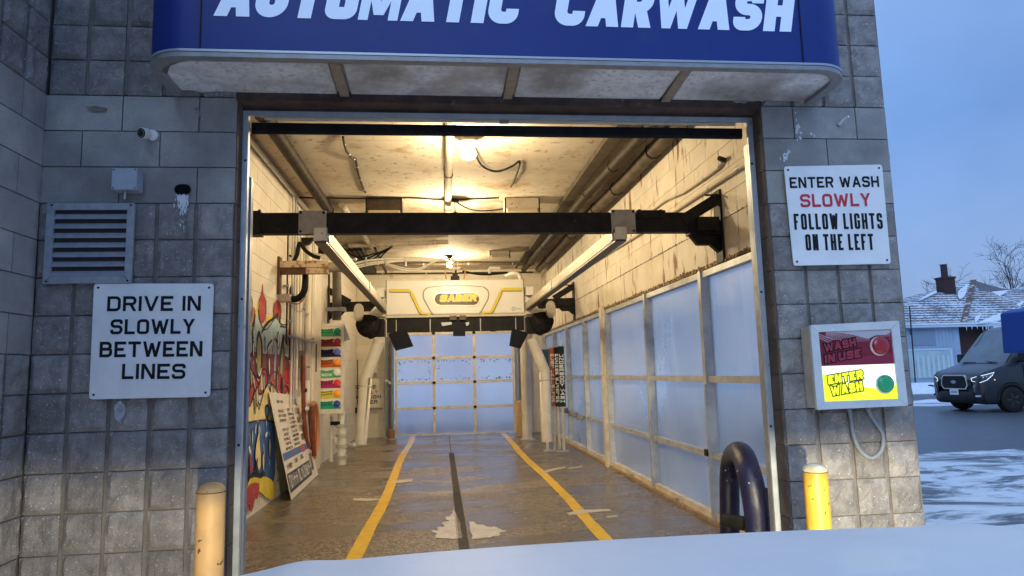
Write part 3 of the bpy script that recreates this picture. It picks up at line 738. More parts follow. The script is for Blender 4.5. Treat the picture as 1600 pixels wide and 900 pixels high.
# ================================================================ FACADE FIXTURES
def rowtext(mb,s,a,b,t,y,sw,cwr=.8,shear=0.,r=.3,nrm=(0,-1,0),grow=0.,fn=onY,gap=.3,space=None):
    """text between two measured baseline points, cap height to a third"""
    A=fn(a[0],a[1],y);B=fn(b[0],b[1],y);T=fn(t[0],t[1],y)
    h=(T-A).length
    return text(mb,s,A,(B-A),(0,0,1) if fn is onY else (T-A),h,h*cwr,h*sw,h*gap*.55,r=r,shear=shear,total=(B-A).length,nrm=nrm,grow=grow,space=(h*space if space else None))
def plate_sign(lab,c,y,rows):
    tl,tr,br,bl=[onY(*p,y) for p in c]
    t=thing('wall_sign',lab,'sign',(bl.x,y,bl.z),None)
    board('board',tl,tr,br,bl,.006,white,t,(0,1,0),r=.018)
    for s,a,b,tp,m,sw,cw,sp in rows:
        A=onY(a[0],a[1],y-.0012);B=onY(b[0],b[1],y-.0012);h=(onY(tp[0],tp[1],y-.0012)-A).length
        words('lettering',m,t,s,A,B-A,(0,0,1),h,h*cw,h*sw,h*.165,r=.3,total=(B-A).length,nrm=(0,-1,0),space=(h*sp if sp else None))
    cen=(tl+br)/2
    for p in (tl,tr,br,bl):
        q=p+(cen-p).normalized()*.032; MB().cyl(q+Vector((0,-.004,0)),q,.006,10).build('screw',black,t)
    return t
plate_sign('white metal sign reading DRIVE IN SLOWLY BETWEEN LINES on the left block wall',((147,443),(334,443),(328,620),(139,624)),3.782,[
 ('DRIVE IN',(167,486.5),(312,485.5),(167,463),txt,.19,1.02,.55),('SLOWLY',(172,522.5),(304,521.5),(172,499),txt,.19,1.02,None),
 ('BETWEEN',(155,558.5),(316,557),(155,534),txt,.19,1.0,None),('LINES',(190,592.5),(289,592),(191,568.5),txt,.19,1.0,None)])
plate_sign('white metal sign reading ENTER WASH SLOWLY FOLLOW LIGHTS ON THE LEFT right of the opening',((1225,260),(1378,257),(1392,412),(1240,415)),3.782,[
 ('ENTER WASH',(1234.5,294),(1374,292),(1234.5,277),txt,.195,1.0,.6),('SLOWLY',(1251,324),(1361,322),(1250,303.5),redt,.2,1.0,None),
 ('FOLLOW LIGHTS',(1241.5,359),(1379,357.5),(1240,334),txt,.158,.5,.3),('ON THE LEFT',(1259.5,391.5),(1366,390.5),(1258.5,366),txt,.158,.5,.3)])
# ---- light box
YB=3.675
fr_o=[onY(*p,YB) for p in ((1266,508),(1404.5,501),(1419,634),(1277,640.5))]
fr_i=[onY(*p,YB) for p in ((1279,519),(1393,514),(1404.5,623),(1289,627.5))]
lb=thing('light_box_sign','grey framed light box with dark red WASH IN USE above glowing yellow ENTER WASH','illuminated sign',(fr_o[3].x,YB,fr_o[3].z))
m=MB(); dY=Vector((0,.012,0))
for i in range(4):
    j=(i+1)%4; a=fr_o[i].lerp(fr_i[i],.02);b=fr_o[j].lerp(fr_i[j],.02)
    q=[fr_o[i],fr_o[j],fr_i[j],fr_i[i]]; cc=sum(q,Vector())/4; q=[p+(cc-p)*.006 for p in q]
    MB().prism(q,(0,.02,0)).build('frame_side',mat('lightbox_grey',(.62,.65,.68),.4,c2=(.55,.58,.61),ns=10),lb)
back=[p+Vector((0,.022,0)) for p in fr_o]; back=[p+(sum(back,Vector())/4-p)*.03 for p in back]
MB().prism(back,(0,.10,0)).build('case',mat('lightbox_case',(.55,.50,.44),.5,c2=(.42,.37,.31),ns=9),lb)
def lbp(x,y,dy=0.): return onY(1260+x/6.43,500+y/6.43,YB+.010-dy)
ctr=[lbp(150,463),lbp(890,437)]
MB().prism([lbp(115,122),lbp(855,90),lbp(889,437),lbp(150,463)],(0,.004,0)).build('upper_panel',mat('panel_dark_red',(.16,.008,.02),.3,c2=(.22,.012,.03),ns=9),lb)
em_w=mat('panel_lit_white',(.9,.9,.7),.4,emit=(1.,1.,.72),es=.95)
em_y=mat('panel_lit_yellow',(.9,.9,.05),.4,emit=(.72,.86,.0),es=.9)
em_y2=mat('panel_lit_pale_yellow',(.9,.9,.3),.4,emit=(.95,1.,.25),es=1.05)
MB().prism([lbp(150,465),lbp(890,439),lbp(928,795),lbp(182,820)],(0,.004,0)).build('lower_panel',em_w,lb)
MB().poly([lbp(160,585,.001),lbp(162,540,.001),lbp(300,590,.001),lbp(450,650,.001),lbp(640,680,.001),lbp(780,700,.001),lbp(915,640,.001),lbp(928,795,.001),lbp(182,820,.001)]).build('yellow_wave',em_y,lb)
MB().poly([lbp(300,610,.0015),lbp(420,640,.0015),lbp(560,725,.0015),lbp(700,770,.0015),lbp(560,735,.0015)]).build('pale_swoosh',em_y2,lb)
# halftone corner of the red panel
MB().poly([lbp(300,116,.0008),lbp(500,106,.0008),lbp(850,92,.0008),lbp(853,115,.0008),lbp(800,150,.0008),lbp(700,150,.0008),lbp(620,190,.0008),lbp(470,150,.0008)]).build('grey_field',mat('panel_grey',(.42,.46,.52),.4),lb)
dots=MB()
for j in range(9):
    for i in range(38):
        x=200+i*17+(8 if j%2 else 0); y=128-(x-115)*.043+j*13-6
        e_=.35+ (x-200)/900
        lim=55+ (x-200)*.33 if x<620 else 200-(x-620)*.25
        if y-122+ (x-115)*.043 > min(lim,130) or x>845 or (x>640 and y>150-(x-640)*.0 and x<830 and y>160): continue
        if y<128-(x-115)*.043-4: y+=6
        r=6.2-j*.35; dots.poly([lbp(x+r*math.cos(q*math.pi/3),y+r*math.sin(q*math.pi/3)+4,.0012) for q in range(6)])
o=dots.build('halftone_dots',mat('panel_pink',(.62,.50,.56),.4),lb); o['kind']='stuff'
st_=MB()
for k in range(3):
    a=(125,140+k*18); b=(270-k*12,196+k*10+k*8); st_.poly([lbp(a[0],a[1],.0014),lbp(a[0],a[1]+5,.0014),lbp(b[0],b[1]+5,.0014),lbp(b[0],b[1],.0014)])
st_.build('speed_lines',mat('panel_pink',(0,0,0)),lb)
MB().poly([lbp(150,463,.0008),lbp(170,430,.0008),lbp(420,400,.0008),lbp(620,360,.0008),lbp(870,330,.0008),lbp(889,437,.0008)]).build('red_wave',mat('panel_red',(.26,.02,.05),.3),lb)
def lbtext(s,bl,br,tl,m1,m2,sw):
    for m_,g,dy in ((m1,.0056,.0022),(m2,0.,.0048)):
        A=lbp(*bl,dy);B=lbp(*br,dy);T=lbp(*tl,dy); h=(T-A).length
        words('lettering' if g==0 else 'letter_outline',m_,lb,s,A,B-A,T-A,h,h*.80,h*sw,h*.10,r=.15,total=(B-A).length,nrm=(0,-1,0),grow=g,space=h*.3)
ink=mat('panel_ink',(.02,.005,.01),.4)
lbtext('WASH',(185,322),(503,262),(172,238),ink,mat('panel_letter_red',(.30,.03,.05),.4),.30)
lbtext('IN USE',(187,438),(553,372),(182,352),ink,mat('panel_letter_red',(0,0,0)),.30)
lbtext('ENTER',(222,648),(573,588),(212,560),mat('panel_olive',(.02,.025,.003),.5),em_y,.30)
lbtext('WASH',(252,765),(571,708),(238,668),mat('panel_olive',(0,0,0)),em_y,.30)
def signal(x,y,r,lab,m1,mrim,led=None):
    c=lbp(x,y); rr_=r/6.43*YB/1067
    MB().lathe(c+Vector((-.004,.002,-.003)),[(rr_*1.07,0),(rr_*1.07,.008),(rr_*1.0,.010)],28,(0,-1,0)).build('lens_rim',mrim,lb)
    MB().lathe(c,[(rr_,0),(rr_,.012),(rr_*.93,.018),(rr_*.5,.024),(0.0001,.026)],28,(0,-1,0)).build(lab,m1,lb)
    if led:
        g=MB()
        for j in range(-4,5):
            for i in range(-4,5):
                xx,yy=i*.19+(.095 if j%2 else 0),j*.19
                if xx*xx+yy*yy<.72: g.sphere(c+Vector((xx*rr_,-.019-.006*(1-(xx*xx+yy*yy)),yy*rr_)),.0016,6,4)
        g.build('led_dots',led,lb)['kind']='stuff'
signal(735,258,96,'red_lens',mat('lens_red',(.30,.008,.015),.25,c2=(.40,.012,.02),ns=20,coat=.5),mat('rim_pink',(.7,.6,.6),.4))
signal(786,640,94,'green_lens',mat('lens_green',(.005,.22,.10),.25,emit=(.0,.25,.10),es=.25,coat=.5),mat('rim_white',(.8,.85,.85),.4),mat('led_green',(.1,.5,.3),.3,emit=(.15,.8,.45),es=.6))
hf=MB()
def zp(x,y,Y=3.795,ox=1200,oy=650,s=3.6): return onY(ox+x/s,oy+y/s,Y)
cb=thing('cable_loop','grey flexible conduit looping below the light box sign','conduit',tuple(zp(580,238)))
MB().tube([zp(455,-45,3.74),zp(463,-10),zp(470,50),zp(484,120),zp(520,195),zp(580,236),zp(630,205),zp(648,150),zp(640,90),zp(605,40),zp(575,-5),zp(560,-45,3.74)],.0115,10,smooth_path=5).build('conduit',mat('conduit_grey',(.22,.24,.27),.5,c2=(.28,.30,.33),ns=20),cb)
# ---- louvre vent
v=[onY(*p,3.775) for p in ((74,317),(210.5,318.5),(204,442.5),(66,443.5))]
lv=thing('louvre_vent','galvanised square louvre vent on the left block wall','vent',(v[3].x,3.79,v[3].z))
x0,x1,z0,z1=v[3].x,v[1].x,v[3].z,v[0].z; fw_=.037
gp=mat('vent_galvanised',(.42,.45,.50),.4,metal=.45,c2=(.33,.36,.41),ns=25)
for q in ([(x0,z0),(x1,z0),(x1-fw_,z0+fw_),(x0+fw_,z0+fw_)],[(x1,z0),(x1,z1),(x1-fw_,z1-fw_),(x1-fw_,z0+fw_)],[(x1,z1),(x0,z1),(x0+fw_,z1-fw_),(x1-fw_,z1-fw_)],[(x0,z1),(x0,z0),(x0+fw_,z0+fw_),(x0+fw_,z1-fw_)]):
    c=sum((Vector((a,0,b)) for a,b in q),Vector())/4
    MB().prism([(a+(c.x-a)*.008,3.775,b+(c.z-b)*.008) for a,b in q],(0,.016,0)).build('frame_side',gp,lv)
MB().box((x0+fw_,3.7955,z0+fw_),(x1-fw_,3.7965,z1-fw_)).build('dark_void',darkd,lv)
nb=7; hh=(z1-z0-2*fw_)/nb
for k in range(nb):
    zb=z0+fw_+k*hh
    MB().add([(x0+fw_,3.777,zb+.004),(x1-fw_,3.777,zb+.004),(x1-fw_,3.795,zb+hh*.62),(x0+fw_,3.795,zb+hh*.62),(x0+fw_,3.7785,zb+.001),(x1-fw_,3.7785,zb+.001),(x1-fw_,3.7953,zb+hh*.58),(x0+fw_,3.7953,zb+hh*.58)],[(0,1,2,3),(7,6,5,4),(0,4,5,1),(2,6,7,3)]).build('louvre_blade',gp,lv)
for x,z in ((x0+.02,z0+.012),(x1-.02,z0+.012),(x0+.025,z1-.012),(x1-.02,z1-.012)): MB().cyl((x,3.771,z),(x,3.776,z),.005,8).build('screw',black,lv)
# ---- bullet camera
c=onY(238,211,3.80)
bc=thing('security_camera','small white bullet security camera above the junction box','camera',tuple(c))
MB().lathe(c+Vector((0,0.005,0)),[(.03,0),(.03,.012),(.022,.02)],20,(0,-1,0)).build('mount',white,bc)
d=Vector((-.32,-.92,-.26)).normalized(); a=c+Vector((-.010,-.02,0))
MB().tube([c+Vector((0,-.015,0)),a+d*.03],.010).build('arm',white,bc)
MB().lathe(a+d*.005,[(.018,0),(.028,.01),(.030,.045),(.0305,.052)],24,d).build('body',mat('camera_white',(.72,.73,.66),.4),bc)
MB().lathe(a+d*.0575,[(.0265,0),(.0265,.002),(.012,.0035),(.0001,.0035)],24,d).build('lens_face',lens_d,bc)
e1=d.orthogonal().normalized();e2=d.cross(e1); l=MB()
for k in range(14):
    t=2*math.pi*k/14; l.sphere(a+d*.061+(e1*math.cos(t)+e2*math.sin(t))*.019,.0018,6,4)
l.build('infrared_leds',mat('led_grey',(.35,.35,.38),.3),bc)
# ---- junction box
q=onY(177,264,3.72);q2=onY(213,296,3.72)
jb=thing('junction_box','small grey electrical box with a short pipe stub above the louvre vent','electrical box',(q.x,3.77,q2.z))
bx=mat('box_grey',(.40,.44,.52),.45,metal=.2,c2=(.34,.38,.45),ns=18)
MB().box((q.x,3.72,q2.z),(q2.x,3.805,q.z)).build('case',bx,jb,bevel=.003)
MB().box((q.x-.003,3.713,q2.z-.003),(q2.x+.003,3.7195,q.z+.003)).build('cover',bx,jb,bevel=.002)
for x in (q.x+.006,q2.x-.006):
    for z in (q2.z+.006,q.z-.006): MB().cyl((x,3.710,z),(x,3.713,z),.0035,8).build('screw',black,jb)
MB().cyl(((q.x+q2.x)/2-.01,3.75,q2.z-.045),((q.x+q2.x)/2-.01,3.75,q2.z),.007).build('pipe_stub',galv,jb)
# ---- hole with white residue
c=onY(285.5,296,3.804)
ho=thing('wall_hole','dark oval vent hole in the block wall with white residue running down','hole',tuple(c))
MB().poly([c+Vector((.043*math.copysign(abs(math.cos(t))**.7,math.cos(t)),-.0012,.030*math.sin(t))) for t in [2*math.pi*k/24 for k in range(24)]]).build('opening',mat('void_black',(.004,.004,.005),1.),ho)
rr=random.Random(4); m=MB()
for k in range(190):
    x=1*rr.gauss(0,.014)+.004; z=-.035-abs(rr.gauss(0,.055)) if k>70 else -.03-rr.random()*.05
    if abs(x)>.038: continue
    w_=rr.uniform(.001,.0035); h_=rr.uniform(.004,.022); p=c+Vector((x,-.0085-.00002*k,z))
    m.poly([p+Vector((-w_,0,0)),p+Vector((-w_*.4,0,-h_)),p+Vector((w_*.3,0,-h_*1.3)),p+Vector((w_,0,-h_*.2)),p+Vector((w_*.2,0,h_*.4))])
m.build('residue',mat('residue_white',(.72,.74,.78),.8),ho,kind='stuff')
# white splashes right of the opening
rr=random.Random(9); m=MB()
for (px,py,n,sx,sy) in ((1246,200,26,.008,.03),(1250,214,10,.010,.012),(1226,246,14,.012,.012),(1233,238,6,.006,.008),(1269,210,4,.005,.008)):
    for k in range(n):
        p=onY(px,py,3.8135)+Vector((rr.gauss(0,sx),-.00002*k,rr.gauss(0,sy))); w_=rr.uniform(.003,.007); h_=rr.uniform(.004,.012)
        m.poly([p+Vector((-w_,0,0)),p+Vector((-w_*.4,0,-h_)),p+Vector((w_*.5,0,-h_)),p+Vector((w_,0,h_*.2)),p+Vector((0,0,h_))])
m.build('white_drips',mat('residue_white',(0,0,0)),fw,kind='stuff')
# bolts sticking out of the wall
for lab,a,b in (('bent grey metal hook under the left end of the canopy',(306,168),(316,187)),('short white metal peg in the block wall above the right sign',(1313,193),(1326,182))):
    A=onY(*a,3.80);B=onY(*b,3.74); t=thing('wall_hook',lab,'hook',tuple(A)); MB().tube([A+Vector((0,.01,0)),A.lerp(B,.5)+Vector((0,0,.006)),B],.007,8,smooth_path=4).build('hook',galv if a[0]<999 else white,t); MB().cyl(A+Vector((0,.012,0)),A+Vector((0,.004,0)),.013,12).build('collar',galv,t)
# paint patch and anchor below left sign
A=onY(189,643,3.802); m=MB().poly([A+Vector((.028*math.cos(t)*(1+.12*math.sin(3*t+1)+R.uniform(-.14,.14)),-.0155,.05*math.sin(t)*(1+R.uniform(-.16,.16)))) for t in [2*math.pi*k/40 for k in range(40)]]); m.build('paint_patch',mat('patch_grey',(.42,.45,.52),.7,c2=(.25,.26,.28),ns=25),fw)
# ================================================================ CANOPY SIGN
cs=thing('canopy_sign','large blue rounded canopy sign reading AUTOMATIC CARWASH over the bay opening','sign canopy',(.4,3.6,3.04))
def outline(ins,y1=3.80):
    x0,x1,y0=-1.465+ins,2.285-ins,3.325+ins; r=.225-ins*.6; p=[(x0,y1)]
    for k in range(25): t=math.pi+ (math.pi/2)*k/24; p.append((x0+r+r*math.cos(t),y0+r+r*math.sin(t)))
    for k in range(25): t=1.5*math.pi+(math.pi/2)*k/24; p.append((x1-r+r*math.cos(t),y0+r+r*math.sin(t)))
    p.append((x1,y1)); return p
def band(name,ins,za,zb,m,th=.02,smooth=True):
    o_=outline(ins); i_=outline(ins+th); n=len(o_); vs=[(x,y,za) for x,y in o_]+[(x,y,zb) for x,y in o_]+[(x,y,za) for x,y in i_]+[(x,y,zb) for x,y in i_]
    fs=[]
    for k in range(n-1): fs+= [(k,k+1,n+k+1,n+k),(2*n+k+1,2*n+k,3*n+k,3*n+k+1),(k+1,k,2*n+k,2*n+k+1),(n+k,n+k+1,3*n+k+1,3*n+k)]
    mb=MB().add(vs,fs); o=mb.build(name,m,cs); return o
fo=band('fascia',.004,3.0735,3.72,blue)
band('bottom_trim',0.,3.035,3.058,trimg,.05); band('trim_bead',-.004,3.060,3.072,mat('trim_light',(.40,.42,.47),.35,metal=.4),.02)
MB().prism([(x,y,3.066) for x,y in outline(.02)],(0,0,.01)).build('soffit_back',trimg,cs)
for k,pg in enumerate((((261,116),(266,103),(280,97.5),(295,95.5),(512,99.5),(529,153),(289,150.5)),((537,100.5),(795,101.8),(782.5,157.5),(551,154)),((815,102),(1069,104),(1027,159),(802,158.3)),((1084.5,105.7),(1284,107.5),(1300,118),(1299,129),(1259.5,158.5),(1048,159.3)))):
    MB().prism([onZ(*p,3.06) for p in pg],(0,0,.004)).build('soffit_panel',soff,cs)
yf=outline(0)[12][1]
for a,b in (((523,99),(540,154)),((804,101.5),(792,158)),((1077,104.5),(1038,160))):
    A=onZ(*a,3.05);B=onZ(*b,3.05); MB().beam(A,B,.052,.012).build('soffit_rib',soffr,cs)
for x in (-1.16,1.97): MB().box((x-.003,3.3235,3.075),(x+.003,3.328,3.72)).build('seam',txt,cs)
yl=3.3265
A=onY(333,24.5,yl); z_=A.z
def lx(px,py=30): return onY(px,py,yl).x
for s,a,b in (('AUTOMATIC',333,815),('CARWASH',863,1243)):
    tot=lx(b,35)-lx(a,25)
    text(MB(),s,(lx(a,25),yl,z_),(1,0,0),(0,0,1),.235,.165,.066,.014,r=.42,shear=.19,total=tot-.03,nrm=(0,-1,0),grow=0).build('lettering',letter,cs)
MB().box((-1.44,3.36,3.70),(2.26,3.80,3.715)).build('top_cover',blue,cs)
# ================================================================ BOLLARDS, HOOP
def bollard(lab,x,y,r,z,m,rust):
    t=thing('bollard',lab,'bollard',(x,y,0),'steel bollards by the bay door')
    MB().lathe((x,y,-.02),[(r,0),(r,z-.008)],28).build('post',m,t)
    MB().lathe((x,y,z-.029),[(r*1.01,0),(r*.97,.012),(r*.75,.028),(r*.4,.038),(.0005,.041)],28).build('cap',rust,t)
    MB().lathe((x,y,z-.034),[(r*1.02,0),(r*1.02,.004)],28).build('weld',mat('weld_rust',(.12,.06,.03),.9),t)
    return t
p=onY(1273,733,3.4); bollard('bright yellow bollard with a rusty snow-dusted cap right of the opening',p.x,3.4,.060,p.z+.02,yel,mat('cap_worn',(.62,.50,.25),.7,c2=(.75,.72,.66),ns=30))
p=onY(330,764,3.4); bollard('pale orange yellow bollard at the lower left beside the door frame',p.x,3.4,.0635,p.z+.02,yelo,yelo)
h=thing('hoop_guard','dark navy padded hoop rail standing just inside the right door jamb','tyre guide',(1.95,4.5,0))
Y1,Y2=4.22,5.0
pts=[onY(1186,1000,Y1),onY(1184,830,Y1),onY(1179,780,Y1),onY(1170,738,Y1+.05),onY(1161,712,Y1+.22),onY(1152,707,Y1+.45),onY(1144,716,Y2-.08),onY(1140,745,Y2),onY(1140,800,Y2),onY(1141,900,Y2)]
pts[0].z=-.01; pts[-1].z=0.
MB().tube(pts,[.078,.070],20,smooth_path=6).build('padded_pipe',navy,h)
q=onY(1158,817,4.35); MB().cyl(q+Vector((-.07,.1,0)),q+Vector((.03,-.05,0)),.045,16).build('strap',rubber,h)
q=onY(1203,785,4.3); MB().box(q-Vector((.02,.01,.09)),q+Vector((.02,.01,.09))).build('bracket_plate',mat('plate_brown',(.06,.045,.04),.5),h)
# ================================================================ THE CAR (hood in front of the viewer)
car=thing('white_car','white car with a broad frosty hood nosing up to the bay at the bottom','car',(.6,0.,0))
xc=.42
def hood_pt(u,t):
    # u -1..1 across, t 0..1 from windscreen to nose lip
    yn=1.88-.10*u*u-.12*abs(u)**8; y=.62+(yn-.62)*t
    zc=1.12-.105*t**1.6-.06*max(0,(t-.86)/.14)**2*.9
    z=zc-.016*abs(u)**3-.035*abs(u)**6+.006*u
    dip=.012*math.exp(-((abs(u)-.62)/.07)**2)
    return Vector((xc+u*(1.13 if u<0 else 1.36),y,z-.0*dip+.010*math.exp(-((abs(u)-.66)/.06)**2)))
nx,ny=96,40; m=MB(); vs=[hood_pt(-1+2*i/nx,j/ny) for j in range(ny+1) for i in range(nx+1)]
fs=[(j*(nx+1)+i,j*(nx+1)+i+1,(j+1)*(nx+1)+i+1,(j+1)*(nx+1)+i) for j in range(ny) for i in range(nx)]
m.add(vs,fs,True); o=m.build('hood',carw,car)
sol=o.modifiers.new('solid','SOLIDIFY'); sol.thickness=.012; sol.offset=-1
# fenders, nose
def strip(name,fa,fb,m_,n=30,k=8,curve=0.):
    vs=[];fs=[]
    for i in range(n+1):
        a=fa(i/n); b=fb(i/n)
        for j in range(k+1):
            t=j/k; q=a.lerp(b,t); vs.append(q)
    for i in range(n):
        for j in range(k): a=i*(k+1)+j; fs.append((a,a+1,a+k+2,a+k+1))
    return MB().add(vs,fs,True).build(name,m_,car)
def rim(s): return hood_pt(-1+2*s,1.)
def nose(s,zz,out):
    u=-1+2*s; return Vector((xc+u*((1.15 if u<0 else 1.36)+out*.2),1.88-.10*u*u-.12*abs(u)**8+out,zz))
strip('nose_panel',lambda s:rim(s)+Vector((0,.006,-.004)),lambda s:nose(s,.88,.05),carw)
strip('grille',lambda s:nose(.22+.56*s,.875,.052),lambda s:nose(.22+.56*s,.62,.09),carb)
strip('bumper',lambda s:nose(s,.60,.10),lambda s:nose(s,.28,.08),carw)
strip('bumper_top',lambda s:nose(s,.62,.05),lambda s:nose(s,.60,.10),carw,k=2)
for sg in (-1,1):
    x=xc+(-1.145 if sg<0 else 1.355)
    MB().prism([(x,-.3,.35),(x,.25,.35),(x,.3,.7),(x,.62,.9),(x,1.0,.88),(x,1.22,.6),(x,1.26,.32),(x,1.55,.3),(x,1.60,.6),(x,1.58,.97),(x,.62,1.085),(x,-.3,1.12)],(-sg*.03,0,0)).build('fender',carw,car)
    wx=x-sg*.12
    w_=MB().lathe((wx+.1,.78,.34),[(.2,0),(.33,.0),(.345,.03),(.345,.17),(.33,.2),(.2,.2)],28,(-1,0,0)).build('tyre',tyre,car)
    MB().lathe((wx+.08,.78,.34),[(.0005,.0),(.06,.01),(.2,.02),(.2,.14),(.0005,.15)],20,(-1,0,0)).build('rim',galv,car)
    hx=-.56 if sg<0 else 1.42; hl=MB().lathe((hx,1.47,.77),[(.075,0),(.085,.06),(.085,.10)],20,(0,1,0)); hl.build('headlight',chrome,car)
    # unseen half-disc added over the bulb to cut the low beam level
    E=[]
    for k in range(13):
        t=math.pi*k/12; E.append((hx+.35*math.cos(t),1.58+.35*math.sin(t),.7935))
    MB().prism(E,(0,0,.004)).build('headlight_shield',carb,car)
    L=bpy.data.lights.new('headlight_lamp','SPOT'); L.energy=470 if sg>0 else 165; L.color=(1.,.88,.56); L.spot_size=math.radians(150); L.spot_blend=.35; L.shadow_soft_size=.02
    lo=bpy.data.objects.new('headlight_lamp',L); C.objects.link(lo); lo.parent=car; lo.location=Vector((hx,1.60,.765))-ORG[car.name]
    lo.rotation_euler=Vector((sg*.35,1,-.12)).to_track_quat('-Z','Y').to_euler()
MB().box((xc-.95,-.3,.3),(xc+.95,.60,1.10)).build('cowl',carb,car)
MB().box((xc-.9,.62,.3),(xc+.9,1.6,.55)).build('engine_bay',carb,car)
# ================================================================ BAY EQUIPMENT
V=Vector
# ---- front crossbeam
cb_=thing('crossbeam','black steel crossbeam spanning the bay on wall brackets, nearest the door','beam',(.3,5.9,2.76))
BY=5.9
zt,zb=2.855,2.675
MB().box((-1.98,BY-.05,zb),(2.33,BY+.05,zt)).build('beam',black,cb_,bevel=.006)
MB().box((-1.98,BY-.062,zb-.012),(-1.50,BY+.06,zt+.015)).build('sleeve',black,cb_,bevel=.004)
MB().box((1.76,BY-.062,zt-.06),(2.03,BY+.06,zt+.018)).build('sleeve',black,cb_,bevel=.004)
for x0,x1,z0,z1 in ((-1.185,-.955,zb-.01,zt+.012),(1.525,1.745,zb-.015,zt+.02)):
    o=MB().box((x0,BY-.075,z0),(x1,BY-.055,z1)).build('clamp_plate',mat('plate_grey',(.40,.37,.34),.6,c2=(.32,.29,.26),ns=14),cb_,bevel=.004)
    for x in (x0+.02,x1-.02):
        for z in (z0+.02,z1-.02): MB().cyl((x,BY-.088,z),(x,BY-.073,z),.011,8).build('bolt',black,cb_)
for p in ((-1.52,zt+.02),(-1.9,zt+.02),(1.80,zt+.02),(2.0,zt+.02)): MB().cyl((p[0],BY-.02,p[1]-.01),(p[0],BY-.02,p[1]+.012),.012,8).build('bolt',black,cb_)
def wall_bracket(par,x,y,zc,sg,s=1.):
    # triangular steel bracket: wall plate, arm, brace, gusset
    MB().box((x,y-.09*s,zc-.36*s),(x-sg*.02,y+.06*s,zc+.30*s)).build('wall_plate',black,par)
    MB().beam((x-sg*.02,y-.06*s,zc+.22*s),(x-sg*.36*s,y-.03,zc+.02),.06*s,.10*s).build('brace',black,par)
    MB().box((x-sg*.02,y-.07*s,zc-.11*s),(x-sg*.30*s,y+.06*s,zc+.02*s)).build('arm',black,par)
    MB().prism([(x-sg*.02,y-.03*s,zc-.11*s),(x-sg*.29*s,y-.03*s,zc-.11*s),(x-sg*.22*s,y-.03*s,zc-.20*s),(x-sg*.10*s,y-.03*s,zc-.20*s),(x-sg*.02,y-.03*s,zc-.27*s)],(0,.06*s,0)).build('gusset',black,par)
    MB().cyl((x-sg*.02,y-.10*s,zc+.24*s),(x-sg*.16*s,y-.10*s,zc+.24*s),.010,8).build('threaded_rod',black,par)
wall_bracket(cb_,2.548,BY,2.76,1)
wall_bracket(cb_,-2.048,BY,2.76,-1)
MB().box((2.30,BY-.13,zb+.0),(2.5,BY-.052,zb+.12)).build('shim_block',black,cb_)
bb=thing('rear_crossbeam','black steel crossbeam on wall brackets directly behind the white gantry','beam',(.3,12.85,2.8))
MB().box((-1.95,12.80,2.66),(2.45,12.92,2.84)).build('beam',black,bb)
wall_bracket(bb,2.548,12.8,2.82,1,1.1); wall_bracket(bb,-2.048,12.8,2.80,-1,1.1)
# ---- rails
for lab,xa,xb,n in (('long cream rail carrying the gantry on the left side','-',-1,0),('long cream rail carrying the gantry on the right side','+',1,1)):
    x0,x1=((-1.0,-1.0) if n==0 else (1.60,1.63))
    t=thing('gantry_rail',lab,'rail',(x0,9,2.7),'cream rails carrying the gantry')
    MB().box((x0-.055,5.80,2.60),(x0+.055,12.6,2.72)).build('rail',mat('rail_paint',(.50,.46,.38),.5,metal=.1,c2=(.40,.36,.29),ns=5,c4=(.22,.16,.10),ns4=9,thr4=(.62,.7)),t,bevel=.006)
    MB().box((x0-.05,5.82,2.585),(x0+.05,12.55,2.598)).build('wear_strip',mat('wear_strip',(.10,.075,.05),.4),t)
    for y in (5.86,9.3,12.4): MB().box((x0-.065,y,2.61),(x0+.065,y+.08,2.735)).build('joint_plate',galv,t)
    MB().box((x0-.05,5.795,2.60),(x0+.05,5.80,2.71)).build('end_cap',almond,t)
# ---- gantry
GY=12.3
gt=thing('wash_gantry','white overhead wash gantry with yellow stripes and SABER badge','gantry',(.3,12.5,2.2))
gw_=mat('gantry_white',(.86,.85,.80),.3,c2=(.82,.80,.74),ns=3)
x0,x1=-.965,1.535
MB().prism([(x0,GY+.01,2.52),(x0,GY-.02,2.545),(x0,GY,3.15),(x0,GY+.35,3.18),(x0,GY+.35,2.52)],(x1-x0,0,0)).build('cover',gw_,gt,bevel=.01)
MB().prism([(x0,GY-.02,2.518),(x0,GY-.05,2.48),(x0,GY+.36,2.46),(x0,GY+.36,2.51),(x0,GY+.02,2.515)],(x1-x0,0,0)).build('lower_lip',mat('gantry_lip',(.62,.57,.47),.4),gt)
def gp_(x,y,dy=0.,ox=600,oy=380,s=6.427):  # gantry face points read off the photograph
    p=onY(ox+x/s,oy+y/s,GY); z=p.z; yy=GY-.02+.02*(z-2.545)/.605
    p.y=yy-.003-dy; return p
yst=mat('stripe_yellow',(.78,.62,.06),.35); gsh=mat('panel_line',(.12,.09,.06),.5)
def ribbon(pts,w,dy,m,name,par=gt):
    L=[V((p.x,0,p.z)) for p in pts]; q=[V((p.x,p.z)) for p in L]; rb=stroke2d(q,w); 
    vs=[]
    for i,(a,b) in enumerate(rb):
        y=pts[i].y
        vs+=[(a.x,y-dy,a.y),(b.x,y-dy,b.y)]
    MB().add(vs,[(2*i,2*i+1,2*i+3,2*i+2) for i in range(len(rb)-1)]).build(name,m,par)
